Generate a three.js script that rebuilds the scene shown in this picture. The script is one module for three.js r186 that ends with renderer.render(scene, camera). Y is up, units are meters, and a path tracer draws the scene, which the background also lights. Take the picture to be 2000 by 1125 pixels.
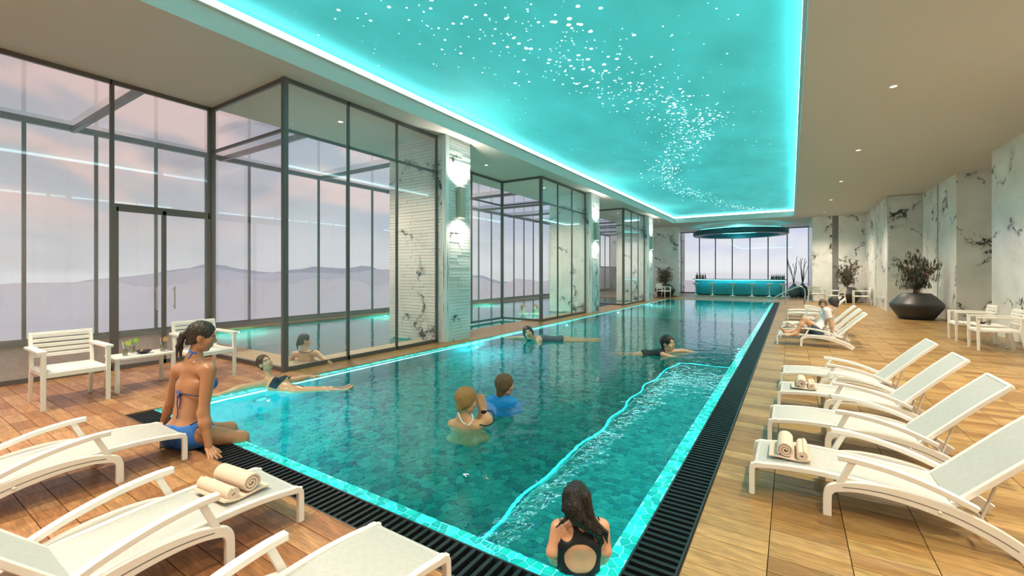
import * as THREE from 'three';
import { mergeGeometries } from 'three/addons/utils/BufferGeometryUtils.js';
import { RoundedBoxGeometry } from 'three/addons/geometries/RoundedBoxGeometry.js';
import { RectAreaLightUniformsLib } from 'three/addons/lights/RectAreaLightUniformsLib.js';
import { createNoise2D, createNoise3D } from 'simplex-noise';

// ---------------------------------------------------------------- camera, sky, exposure
const scene = new THREE.Scene();
const camera = new THREE.PerspectiveCamera(2 * Math.atan(562.5 / 850) * 180 / Math.PI, 2000 / 1125, 0.05, 6000);
camera.position.set(0, 1.6, 0);
camera.rotation.y = 32.685 * Math.PI / 180;
camera.setViewOffset(2000, 1125, 0, 30.5, 2000, 1125);
const renderer = new THREE.WebGLRenderer();
renderer.toneMapping = THREE.LinearToneMapping;
renderer.toneMappingExposure = 1.0;
renderer.shadowMap.enabled = true;
RectAreaLightUniformsLib.init();

function rng(seed) { let a = seed >>> 0; return () => { a = (a + 0x6D2B79F5) | 0; let t = Math.imul(a ^ (a >>> 15), 1 | a); t = (t + Math.imul(t ^ (t >>> 7), 61 | t)) ^ t; return ((t ^ (t >>> 14)) >>> 0) / 4294967296; }; }
const n2 = createNoise2D(rng(11)), n3 = createNoise3D(rng(12));
const fbm3 = (x, y, z, o = 5) => { let s = 0, a = 0.5, f = 1; for (let i = 0; i < o; i++) { s += a * n3(x * f, y * f, z * f); a *= 0.5; f *= 2.03; } return s; };
const fbm2 = (x, y, o = 4) => { let s = 0, a = 0.5, f = 1; for (let i = 0; i < o; i++) { s += a * n2(x * f, y * f); a *= 0.5; f *= 2.03; } return s; };
const mixf = (a, b, t) => a + (b - a) * t, clamp = (v, a = 0, b = 1) => Math.min(b, Math.max(a, v)), smooth = (a, b, v) => { const t = clamp((v - a) / (b - a)); return t * t * (3 - 2 * t); };
const mix3 = (a, b, t) => [mixf(a[0], b[0], t), mixf(a[1], b[1], t), mixf(a[2], b[2], t)];
const lin = (r, g, b) => new THREE.Color().setRGB(r / 255, g / 255, b / 255, THREE.SRGBColorSpace);

{ // dusk sky: grey-lilac air with rosy cloud banks, paler towards the horizon
  const W = 1024, Hh = 512, d = new Float32Array(W * Hh * 4);
  for (let j = 0; j < Hh; j++) for (let i = 0; i < W; i++) {
    const el = ((j + 0.5) / Hh - 0.5) * Math.PI, az = ((i + 0.5) / W) * 2 * Math.PI - Math.PI;
    const x = Math.cos(el) * Math.cos(az), y = Math.sin(el), z = Math.cos(el) * Math.sin(az);
    const s = Math.max(0, y);
    const warm = smooth(0.05, 0.9, 0.5 - 0.5 * Math.cos(az + 0.75));                        // the side the sun has set on: pinker; opposite: bluer
    const low = mix3([0.96, 0.95, 0.99], [0.62, 0.61, 0.66], warm), high = mix3([0.50, 0.60, 0.93], [0.46, 0.46, 0.52], warm);
    let c = mix3(low, high, mixf(smooth(0.02, 0.11, s + 0.05 * fbm3(x * 7, y * 20, z * 7, 4)), smooth(0.02, 0.4, s), warm));
    const q = fbm3(x * 2.3 + 3, y * 7 + 0.6 * n3(x * 2, y * 2, z * 2), z * 2.3, 6), q2 = fbm3(x * 3.1 + 40, y * 9, z * 3.1, 6), q3 = fbm3(x * 1.4 + 80, y * 4, z * 1.4, 4);
    c = mix3(c, mix3([0.90, 0.91, 0.97], [1.06, 0.70, 0.63], warm), 0.85 * smooth(-0.16, 0.3, q) * smooth(0.03, 0.16, s));
    c = mix3(c, mix3([0.62, 0.66, 0.84], [0.34, 0.35, 0.41], warm), 0.9 * smooth(-0.02, 0.38, q2) * smooth(0.04, 0.3, s));
    c = mix3(c, [0.92, 0.89, 0.92], (0.2 + 0.3 * warm) * smooth(0, 0.4, q3) * (1 - smooth(0.06, 0.22, s)));
    const k = (j * W + i) * 4; d[k] = c[0]; d[k + 1] = c[1]; d[k + 2] = c[2]; d[k + 3] = 1;
  }
  const t = new THREE.DataTexture(d, W, Hh, THREE.RGBAFormat, THREE.FloatType);
  t.mapping = THREE.EquirectangularReflectionMapping; t.magFilter = t.minFilter = THREE.LinearFilter; t.needsUpdate = true;
  scene.background = t; scene.backgroundIntensity = 0.95;
}

// ---------------------------------------------------------------- large lights (lamps' own lights stay in their builders)
const CEIL = 4.74, RX0 = -6.33, RX1 = 0.17, RZ0 = -0.4, RZ1 = -29.0, MEM = 5.18;      // soffit height, the recess and its stretched ceiling
const MEMBRANE_GLOW = 0.64, MEMBRANE_LIGHT = 0.05, LED_GLOW = 7.0, SPOT = 72, POOL_LAMP = 7, RIM_LIGHT = 13, RIM_GLOW = 1.5;
{
  const a = new THREE.RectAreaLight(lin(104, 214, 226), MEMBRANE_LIGHT, RX1 - RX0 - 0.2, RZ0 - RZ1 - 0.2);
  a.position.set((RX0 + RX1) / 2, MEM - 0.06, (RZ0 + RZ1) / 2); a.rotation.x = -Math.PI / 2; a.name = 'membrane_light'; scene.add(a);
}

// ---------------------------------------------------------------- helpers
const used = {};
function numbered(n) { const k = used[n] = (used[n] ?? -1) + 1; return k ? n + '_' + String(k).padStart(3, '0') : n; }
function M(color, rough = 0.6, extra = {}) { const { phys, ...e } = extra; return new (phys ? THREE.MeshPhysicalMaterial : THREE.MeshStandardMaterial)({ color, roughness: rough, ...e }); }
function part(name, geo, mat, parent) { const m = new THREE.Mesh(geo, mat); m.name = name; m.castShadow = m.receiveShadow = true; parent.add(m); return m; }
function thing(name, label, category, [x, y, z] = [0, 0, 0], turn = 0, group) {
  const o = new THREE.Group(); o.name = numbered(name); o.position.set(x, y, z); o.rotation.y = turn; o.userData = { label, category }; if (group) o.userData.group = group; scene.add(o); return o;
}
function single(name, geo, mat, label, category, group) { const m = part(numbered(name), geo, mat, scene); m.userData = { label, category }; if (group) m.userData.group = group; return m; }
function structure(name, label, category) { const o = new THREE.Group(); o.name = numbered(name); o.userData = { kind: 'structure', label, category }; scene.add(o); return o; }
function copyOf(o, pos, turn, label) { const c = o.clone(); c.name = numbered(o.name.replace(/_\d{3}$/, '')); c.userData = { ...o.userData, label }; c.position.set(...pos); c.rotation.y = turn; scene.add(c); return c; }
// box given by its two corners, uv in metres from its place (so that veins run on from piece to piece)
function planarUV(g, s = 1) {
  const p = g.attributes.position, n = g.attributes.normal, uv = new Float32Array(p.count * 2);
  for (let i = 0; i < p.count; i++) {
    const ax = Math.abs(n.getX(i)), ay = Math.abs(n.getY(i)), az = Math.abs(n.getZ(i));
    const u = ay > ax && ay > az ? p.getX(i) : ax > az ? p.getZ(i) : p.getX(i), v = ay > ax && ay > az ? p.getZ(i) : p.getY(i);
    uv[2 * i] = u * s; uv[2 * i + 1] = v * s;
  }
  g.setAttribute('uv', new THREE.BufferAttribute(uv, 2)); return g;
}
function bx(x0, x1, y0, y1, z0, z1) { const g = new THREE.BoxGeometry(Math.abs(x1 - x0), Math.abs(y1 - y0), Math.abs(z1 - z0)); g.translate((x0 + x1) / 2, (y0 + y1) / 2, (z0 + z1) / 2); return planarUV(g); }
function rbx(x0, x1, y0, y1, z0, z1, r = 0.006, seg = 1) { const g = new RoundedBoxGeometry(Math.abs(x1 - x0), Math.abs(y1 - y0), Math.abs(z1 - z0), seg, r); g.translate((x0 + x1) / 2, (y0 + y1) / 2, (z0 + z1) / 2); return g; }
const merge = (a) => mergeGeometries(a.map((g) => { const h = g.index ? g.toNonIndexed() : g; for (const k of Object.keys(h.attributes)) if (!['position', 'normal', 'uv', 'color'].includes(k)) h.deleteAttribute(k); return h; }));
const V = (x, y, z) => new THREE.Vector3(x, y, z);
function tube(pts, r, seg = 24, rad = 8, closed = false) { return new THREE.TubeGeometry(new THREE.CatmullRomCurve3(pts.map((p) => V(...p)), closed, 'centripetal'), seg, r, rad, closed); }
function bar(a, b, r0, r1 = r0, seg = 10) { const A = V(...a), B = V(...b), g = new THREE.CylinderGeometry(r1, r0, A.distanceTo(B), seg); g.applyQuaternion(new THREE.Quaternion().setFromUnitVectors(V(0, 1, 0), B.clone().sub(A).normalize())); g.translate(...A.add(B).multiplyScalar(0.5).toArray()); return g; }
// a bent rail: a curve in the x-y plane, `w` tall across the curve (w may be a function of t), `d` deep along z, centred on zc
function rail(pts, w, zc, d, n = 28, bevel = 0.004, curve = true) {
  const P = curve ? new THREE.SplineCurve(pts.map((p) => new THREE.Vector2(...p))).getPoints(n) : pts.map((p) => new THREE.Vector2(...p));
  const up = [], dn = [];
  P.forEach((p, i) => { const a = P[Math.max(0, i - 1)], b = P[Math.min(P.length - 1, i + 1)], t = b.clone().sub(a).normalize(), ww = (typeof w === 'function' ? w(i / (P.length - 1)) : w) / 2 - bevel; up.push(new THREE.Vector2(p.x - t.y * ww, p.y + t.x * ww)); dn.push(new THREE.Vector2(p.x + t.y * ww, p.y - t.x * ww)); });
  const g = new THREE.ExtrudeGeometry(new THREE.Shape([...up, ...dn.reverse()]), { depth: d - 2 * bevel, bevelEnabled: bevel > 0, bevelThickness: bevel, bevelSize: bevel, bevelSegments: 1 });
  g.translate(0, 0, zc - d / 2 + bevel); return g;
}
function lathe(pts, seg = 40) { return new THREE.LatheGeometry(pts.map((p) => new THREE.Vector2(...p)), seg); }
function tex(w, h, f, srgb = true, wrap = THREE.MirroredRepeatWrapping) { // f(u, v) -> [r, g, b] in 0..255
  const d = new Uint8Array(w * h * 4);
  for (let j = 0; j < h; j++) for (let i = 0; i < w; i++) { const c = f(i / w, j / h), k = (j * w + i) * 4; d[k] = clamp(c[0], 0, 255); d[k + 1] = clamp(c[1], 0, 255); d[k + 2] = clamp(c[2], 0, 255); d[k + 3] = 255; }
  const t = new THREE.DataTexture(d, w, h); t.wrapS = t.wrapT = wrap; t.magFilter = THREE.LinearFilter; t.minFilter = THREE.LinearFilter; if (srgb) t.colorSpace = THREE.SRGBColorSpace; t.needsUpdate = true; return t;
}
function reps(t, x, y = x) { const c = t.clone(); c.repeat.set(x, y); c.needsUpdate = true; return c; }

// ---------------------------------------------------------------- materials
const marbleT = tex(2048, 512, (u, v) => {                       // 20 m by 5 m of white marble: cloudy ground, broken dark veins on a few warped lines, fine threads
  const x = u * 20, y = v * 5, wx = 0.55 * fbm2(x * 0.8 + 3, y * 0.8, 5) + 0.08 * fbm2(x * 6, y * 6, 3), wy = 0.55 * fbm2(x * 0.8 + 31, y * 0.8 + 7, 5) + 0.08 * fbm2(x * 6 + 5, y * 6, 3);
  const cloud = fbm2(x * 0.7 + 50, y * 0.7, 5);
  const ridge = (f, ox, oy, w) => { const r = Math.abs(n2((x + wx) * f + ox, (y + wy) * f + oy)); return 1 - smooth(0, w, r); };
  const brk = smooth(-0.3, 0.12, fbm2(x * 1.3 + 80, y * 1.3, 4));
  const big = ridge(0.3, 7, 1, 0.016 + 0.075 * smooth(-0.1, 0.45, fbm2(x * 3 + 9, y * 3, 3))) * brk;
  const fine = ridge(0.9, 70, 40, 0.03) * smooth(0.05, 0.4, fbm2(x + 20, y * 1.1, 3)) * 0.5;
  const halo = ridge(0.3, 7, 1, 0.2) * 0.12 * brk;
  const k = clamp(big * 0.95 + fine * 0.75 + halo * 1.4), g = 236 + cloud * 16;
  return [mixf(g, 62, k), mixf(g - 2, 60, k), mixf(g - 6, 58, k)];
});
const marbleMap = reps(marbleT, 1 / 20, 1 / 5); marbleMap.offset.set(0.6, 0);
const marble = M(0xffffff, 0.22, { map: marbleMap });
const marbleBrick = M(lin(248, 248, 247), 0.35, { map: marbleMap });
const grainT = tex(512, 512, (u, v) => { const a = fbm2(u * 3, v * 26, 5), b = n2(u * 9, v * 130), c = fbm2(u * 1.2 + 8, v * 7, 3); const g = 226 + a * 44 + b * 7 + c * 34; return [g, g * 0.985, g * 0.955]; });
const plasterB = tex(256, 256, (u, v) => { const g = 128 + 60 * fbm2(u * 30, v * 30, 4); return [g, g, g]; }, false);
const ceilMat = M(lin(204, 199, 193), 0.85, { bumpMap: reps(plasterB, 0.5), bumpScale: 0.002 });
const darkFrame = M(lin(104, 102, 100), 0.4, { metalness: 0.3 });
const whiteMetal = M(lin(240, 236, 229), 0.42);
const black = M(lin(16, 20, 22), 0.5);
const steel = M(lin(205, 210, 212), 0.22, { metalness: 1 });
const glass = new THREE.MeshPhysicalMaterial({ color: lin(252, 254, 254), roughness: 0.0, transmission: 1, thickness: 0, ior: 1.5 });
const steamGlass = new THREE.MeshPhysicalMaterial({ color: lin(248, 250, 250), roughness: 0.0, transmission: 0.88, thickness: 0, ior: 1.5 }); // filmed with condensed steam
const rippleB = tex(512, 512, (u, v) => { const a = fbm2(u * 7, v * 7, 3), b = fbm2(u * 22 + 5, v * 22, 3); const g = 128 + 70 * a + 34 * b; return [g, g, g]; }, false);
const water = new THREE.MeshPhysicalMaterial({ color: 0xffffff, roughness: 0.0, transmission: 1, thickness: 1.1, ior: 1.33, attenuationColor: lin(118, 228, 222), attenuationDistance: 2.0, bumpMap: reps(rippleB, 1 / 4), bumpScale: 0.007 });

// ---------------------------------------------------------------- ceiling: soffits, recess with lit cove, star ceiling
const RIGHT = 5.6, BACK = 4.0, FAR = -36, SPAX = -14.0;
{
  const c = structure('ceiling', 'taupe plaster soffit framing the turquoise star ceiling', 'ceiling'), T = 5.02;
  part('soffit', bx(-9.33, RX0, CEIL, T, FAR - 0.3, BACK), ceilMat, c);
  part('soffit', bx(RX1, RIGHT, CEIL, T, FAR - 0.3, BACK), ceilMat, c);
  part('soffit', bx(RX0, RX1, CEIL, T, FAR - 0.3, RZ1), ceilMat, c);
  part('soffit', bx(RX0, RX1, CEIL, T, RZ0, BACK), ceilMat, c);
  part('roof_slab', bx(-9.33, RIGHT, 5.45, 5.6, FAR - 0.3, BACK), ceilMat, c);
  for (const [x0, x1, z0, z1] of [[RX0 - 0.5, RX0 - 0.4, RZ1 - 0.5, RZ0 + 0.5], [RX1 + 0.4, RX1 + 0.5, RZ1 - 0.5, RZ0 + 0.5], [RX0 - 0.5, RX1 + 0.5, RZ1 - 0.5, RZ1 - 0.4], [RX0 - 0.5, RX1 + 0.5, RZ0 + 0.4, RZ0 + 0.5]]) part('cove_wall', bx(x0, x1, T, 5.45, z0, z1), ceilMat, c);
  part('eaves_closure', bx(-9.33, -9.23, T, 5.45, FAR - 0.3, BACK), ceilMat, c);
}
{
  const c = thing('star_ceiling', 'glowing turquoise stretched ceiling over the pool with a drift of white stars', 'ceiling light', [0, 0, 0]);
  const nebT = tex(512, 512, (u, v) => { const a = fbm2(u * 4, v * 9, 5), b = fbm2(u * 9 + 4, v * 20, 4), g = 226 + 30 * a + 12 * b; return [g, g, g]; });      // printed with soft drifts of paler and deeper turquoise
  const mem = M(lin(60, 190, 190), 0.7, { emissiveMap: nebT, emissive: lin(84, 210, 217), emissiveIntensity: MEMBRANE_GLOW });
  const g = new THREE.BoxGeometry(RX1 - RX0 + 0.76, 0.02, RZ0 - RZ1 + 0.76); g.translate((RX0 + RX1) / 2, MEM + 0.01, (RZ0 + RZ1) / 2); part('glowing_membrane', g, mem, c);
  // fibre-optic stars: a band that winds from the near left to the far end of the recess, and strays around it
  const R = rng(77), gauss = () => (R() + R() + R() + R() - 2) * 1.0, list = [];
  const path = [[-4.6, -2.6], [-4.0, -4.3], [-3.45, -5.2], [-3.1, -6.3], [-2.8, -7.4], [-2.4, -8.8], [-2.05, -10.3], [-2.0, -11.5], [-2.6, -13.2], [-3.6, -15.3], [-4.1, -17.9], [-3.8, -21.5], [-2.8, -26], [-1.5, -28.5]];
  const cv = new THREE.SplineCurve(path.map((p) => new THREE.Vector2(...p)));
  for (let i = 0; i < 1250; i++) { const t = Math.pow(R(), 0.8), p = cv.getPoint(t), w = mixf(1.15, 0.55, smooth(0.1, 0.6, t)); list.push([p.x + gauss() * w, p.y + gauss() * w * 1.3, (0.008 + 0.022 * Math.pow(R(), 2.6)) * mixf(0.95, 1.2, t)]); }
  for (let i = 0; i < 420; i++) list.push([mixf(RX0 + 0.3, RX1 - 0.3, R()), mixf(RZ0 - 1, RZ1 + 0.4, R()), 0.004 + 0.011 * Math.pow(R(), 3)]);
  const stars = list.filter(([x, z]) => x > RX0 + 0.15 && x < RX1 - 0.15 && z < RZ0 - 0.5 && z > RZ1 + 0.15);
  stars.sort((a, b) => b[2] / Math.hypot(b[0], b[1], 3.5) - a[2] / Math.hypot(a[0], a[1], 3.5));
  const glow = M(0xffffff, 0.5, { emissive: lin(238, 255, 255), emissiveIntensity: 2.6 });
  const dome = lathe([[0, -0.4], [0.6, -0.32], [1, 0]], 10);
  const rest = [];
  stars.forEach(([x, z, r], i) => {
    if (i < 290) { const m = part('star', dome, glow, c), q = i < 90 ? 1.2 : 1; m.position.set(x, MEM, z); m.scale.set(r * q, r * 0.6, r * q); }
    else rest.push(new THREE.CircleGeometry(r, 6).rotateX(Math.PI / 2).translate(x, MEM - 0.004, z));
  });
  part('small_stars', merge(rest), glow, c).userData.kind = 'stuff';
  // light strips lying on the lip of the recess
  const led = M(lin(200, 255, 255), 0.5, { emissive: lin(206, 250, 255), emissiveIntensity: LED_GLOW });
  const y = 5.03, s = 0.045;
  const sides = [['left', RX0, RX0 + s, RZ1, RZ0], ['right', RX1 - s, RX1, RZ1, RZ0], ['far', RX0 + 0.05, RX1 - 0.05, RZ1, RZ1 + s], ['near', RX0 + 0.05, RX1 - 0.05, RZ0 - s, RZ0]];
  for (const [w, x0, x1, z0, z1] of sides) {
    const o = thing('led_strip', `bright turquoise light strip along the ${w} lip of the star ceiling`, 'light strip');
    part('diffuser', bx(x0, x1, y + 0.006, y + 0.1, z0, z1), led, o); part('channel', bx(x0 - (w === 'left' ? 0.05 : 0), x1 + (w === 'right' ? 0.05 : 0), y, y + 0.006, z0 - (w === 'far' ? 0.05 : 0), z1 + (w === 'near' ? 0.05 : 0)), whiteMetal, o);
  }
  for (const [x, z, w, h, ry] of [[RX0 + 0.06, (RZ0 + RZ1) / 2, 28, 0.05, 1], [RX1 - 0.06, (RZ0 + RZ1) / 2, 28, 0.05, -1]]) {
    const a = new THREE.RectAreaLight(lin(160, 246, 255), 5, w, h); a.position.set(x, y + 0.05, z); scene.add(a); a.lookAt(x + ry, y + 0.5, z);
  }
}

// ---------------------------------------------------------------- walls
const seam = M(lin(136, 134, 131), 0.5);
{
  const wr = structure('wall_right', 'veined white marble wall stepping back in bays along the right', 'wall');
  part('marble_slab', bx(4.4, 4.62, 0, CEIL, -16.1, BACK), marble, wr);
  part('marble_slab', bx(4.4, 5.5, 0, CEIL, -16.3, -16.1), marble, wr);
  part('marble_slab', bx(5.5, 5.7, 0, CEIL, -19.4, -16.1), marble, wr);
  part('marble_slab', bx(4.4, 5.5, 0, CEIL, -19.45, -19.2), marble, wr);
  part('marble_slab', bx(4.4, 4.62, 0, CEIL, -21.2, -19.45), marble, wr); part('marble_slab', bx(4.4, 4.62, 0, CEIL, -23.6, -21.36), marble, wr);
  part('dark_joint', bx(4.405, 4.6, 0, CEIL, -21.36, -21.2), seam, wr);
  part('marble_slab', bx(3.35, 3.57, 0, CEIL, -26.4, -23.6), marble, wr); part('marble_slab', bx(3.35, 3.57, 0, CEIL, -30, -26.5), marble, wr);
  part('dark_joint', bx(3.38, 3.55, 0, CEIL, -26.5, -26.4), seam, wr);
  part('marble_slab', bx(2.2, 3.35, 0, CEIL, -30.2, -30), marble, wr); part('marble_slab', bx(1.0, 1.92, 0, CEIL, -30.2, -30), marble, wr);
  part('dark_joint', bx(1.92, 2.2, 0, CEIL, -30.2, -30.05), seam, wr);
  part('marble_slab', bx(1.0, 1.2, 0, CEIL, FAR, -30.2), marble, wr);
  const core = part('brick_backing', bx(3.35, 4.4, 0, CEIL, -23.6, -23.44), seam, wr);
  const rows = [], R = rng(5);
  for (let y = 0; y < CEIL - 0.02; y += 0.075) { let x = 3.35; while (x < 4.399) { const e = Math.min(4.4, x + 0.3 + R() * 0.35); rows.push(bx(x, e - 0.004, y, Math.min(CEIL, y + 0.068), -23.44, -23.41 - R() * 0.012)); x = e; } }
  part('split_stone_courses', merge(rows), marbleBrick, wr).userData.kind = 'stuff';
  const wb = structure('wall_back', 'veined white marble wall behind the viewpoint', 'wall');
  part('marble_slab', bx(SPAX, 4.62, 0, 5.6, BACK, BACK + 0.2), marble, wb);
  const wf = structure('wall_far', 'pale marble wall ends on the left of the bar recess', 'wall');
  part('marble_slab', bx(-9.33, -6.45, 0, CEIL, -31.3, -31.05), marble, wf); part('marble_slab', bx(-7.5, -7.3, 0, CEIL, FAR, -31.3), marble, wf);
  part('marble_slab', bx(SPAX, -7.5, 0, 5.2, -38.6, -38.4), marble, wf);
}
// three marble piers at the pool edge, their faces of split stone courses
const pierZ = [[-7.5, -8.4], [-16.06, -16.92], [-24.26, -25.1]];
pierZ.forEach(([za, zb], k) => {
  const p = structure('wall_pier', ['marble pier with split stone courses nearest the camera, a sconce on it', 'second marble pier along the left pool edge, a sconce on it', 'third and farthest marble pier along the left pool edge'][k], 'pier');
  part('pier_core', bx(-8.45, -6.63, 0, CEIL, zb + 0.0, za - 0.03), marble, p);
  const R = rng(40 + k), bricks = [];
  for (let y = 0, i = 0; y < CEIL - 0.02; y += 0.0742, i++) {
    const h = y + 0.068;
    const split = za - 0.13, mid = mixf(split, zb, 0.35 + 0.3 * R());
    for (const [a, b] of [[split, mid], [mid, zb]]) bricks.push([bx(-6.63, -6.6 + (R() - 0.5) * 0.014, y, h, b + 0.002, a - 0.002), 0]);
    const cut = mixf(-8.45, -6.75, 0.25 + 0.5 * R());
    for (const [a, b] of [[-8.45, cut], [cut, -6.72]]) bricks.push([bx(a + 0.002, b - 0.002, y, h, za - 0.03, za + (R() - 0.5) * 0.012), 1]);
  }
  part('edge_stone', rbx(-6.72, -6.595, 0, CEIL, za - 0.13, za + 0.005, 0.01), marble, p);
  if (k === 0) for (const [g] of bricks) part('stone_brick', g, marbleBrick, p);
  else part('stone_courses', merge(bricks.map((b) => b[0])), marbleBrick, p).userData.kind = 'stuff';
});

// ---------------------------------------------------------------- glazing of the spa bays
const FRX = -6.86;
let winN = 0;
function win(label) { const o = structure('window_' + (++winN), label, 'glazing'); return o; }
const mull = (o, x, z, y0, y1, s = 0.05) => part('mullion', rbx(x - s / 2, x + s / 2, y0, y1, z - s / 2, z + s / 2, 0.004), darkFrame, o);
function glazedWall(o, fixed, axis, marks, y0, y1, transoms, mat, s = 0.05, fat = {}) { // axis 'z': plane x = fixed, marks along z
  marks.forEach((m, i) => { const w = fat[i] ?? s; axis === 'z' ? mull(o, fixed, m, y0, y1, w) : mull(o, m, fixed, y0, y1, w); });
  const ys = [y0, ...transoms, y1];
  ys.forEach((y, i) => { const h = i === 0 || i === ys.length - 1 ? 0.07 : s, a = marks[0], b = marks[marks.length - 1], yy = i === 0 ? y : i === ys.length - 1 ? y - h : y - h / 2; part(i === 0 ? 'bottom_rail' : i === ys.length - 1 ? 'head_rail' : 'transom', axis === 'z' ? bx(fixed - s / 2, fixed + s / 2, yy, yy + h, a, b) : bx(a, b, yy, yy + h, fixed - s / 2, fixed + s / 2), darkFrame, o); });
  for (let i = 0; i + 1 < marks.length; i++) for (let j = 0; j + 1 < ys.length; j++) {
    const a = marks[i], b = marks[i + 1], g = new THREE.PlaneGeometry(Math.abs(b - a), ys[j + 1] - ys[j]);
    if (axis === 'z') g.rotateY(Math.PI / 2).translate(fixed, (ys[j] + ys[j + 1]) / 2, (a + b) / 2); else g.translate((a + b) / 2, (ys[j] + ys[j + 1]) / 2, fixed);
    part('glass_pane', g, mat, o);
  }
}
[[-3.92, -5.11, -6.28, -7.47], [-12.46, -13.64, -14.80, -16.03], [-20.74, -21.93, -23.1, -24.23]].forEach((m, k) => {
  const o = win(['dark-framed glass front of the nearest spa bay beside the pool', 'dark-framed glass front of the second spa bay along the pool', 'dark-framed glass front of the farthest spa bay along the pool'][k]);
  glazedWall(o, FRX, 'z', m, 0, CEIL, [3.9], steamGlass, 0.045, { 0: 0.08 });
  const back = k ? -8.4 : -9.33, r = win(['glass return wall of the nearest spa bay, facing the seated woman', 'glass return wall of the second spa bay', 'glass return wall of the farthest spa bay'][k]);
  glazedWall(r, m[0], 'x', [back, FRX - 0.045], 0, CEIL, [3.9], steamGlass, 0.045, { 0: 0.08 });
});
{ // set-back glass walls
  const a = win('tall glass wall behind the white chairs, with a framed double door');
  glazedWall(a, -9.33, 'z', [3.9, 1.4, -1.0, -2.45], 0, CEIL, [], steamGlass, 0.055);
  glazedWall(a, -9.33, 'z', [-2.45, -3.86], 2.66, CEIL, [], steamGlass, 0.05);
  const d = structure('door_1', 'dark-framed glass double door behind the white chairs', 'door');
  glazedWall(d, -9.33, 'z', [-2.5, -3.15, -3.86], 0, 2.68, [], steamGlass, 0.06);
  for (const z of [-3.02, -3.28]) part('door_handle', merge([bar([-9.24, 0.95, z], [-9.24, 1.35, z], 0.012), bar([-9.33, 1.0, z], [-9.24, 1.0, z], 0.008), bar([-9.33, 1.3, z], [-9.24, 1.3, z], 0.008)]), steel, d);
  const b = win('glass wall set back between the first and second piers'); glazedWall(b, -8.4, 'z', [-8.4, -9.5, -10.75, -12.42], 0, CEIL, [3.9], steamGlass, 0.045);
  const c = win('glass wall set back between the second and third piers'); glazedWall(c, -8.4, 'z', [-16.92, -18.2, -19.5, -20.7], 0, CEIL, [3.9], steamGlass, 0.045);
  const e = win('glass wall set back beyond the third pier'); glazedWall(e, -8.4, 'z', [-25.1, -27.1, -29.1, -31.05], 0, CEIL, [3.9], steamGlass, 0.045);
}
{ // outer facade and flat glass roof of the spa
  const marks = []; for (let i = 0, z = 3.6; z > -38.3; i++, z -= 1.165) marks.push(z); marks.push(-38.4);
  const f = win('outer glass facade of the spa looking out on misty hills'); glazedWall(f, SPAX, 'z', marks, 0.08, 4.95, [], glass, 0.065);
  part('sill', bx(SPAX - 0.15, SPAX + 0.12, 0, 0.09, -38.4, BACK), M(lin(120, 116, 112), 0.6), f);
  const r = win('flat glass roof of the spa with dark cross beams');
  for (let z = 3.6 - 1.165 * 3; z > -38.3; z -= 1.165 * 2.66) part('roof_beam', rbx(SPAX, -9.28, 4.83, 4.95, z - 0.045, z + 0.045, 0.004), darkFrame, r);
  for (let z = BACK; z > -38; z -= 4.2) part('glass_pane', new THREE.PlaneGeometry(4.66, 4.2).rotateX(-Math.PI / 2).translate(-11.66, 4.97, z - 2.1), glass, r);
  part('head_rail', bx(SPAX - 0.06, SPAX + 0.06, 4.86, 4.99, -38.4, BACK), darkFrame, r);
  const rl = thing('balustrade', 'dark slatted balustrade at the far spa window behind the third bay', 'railing', [-13.2, 0, -35]);
  part('handrail', rbx(-0.03, 0.03, 2.0, 2.1, -3.2, 1.0, 0.005), darkFrame, rl); for (let z = -3.1; z < 1; z += 0.32) part('baluster', bx(-0.03, 0.03, 0, 2.0, z - 0.045, z + 0.045), darkFrame, rl);
}
{ // window behind the bar
  const w = win('tall mullioned window behind the turquoise bar');
  glazedWall(w, FAR, 'x', [-7.3, -5.95, -4.82, -3.68, -2.53, -1.39, -0.24, 1.0], 0, CEIL, [], glass, 0.07);
}

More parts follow.
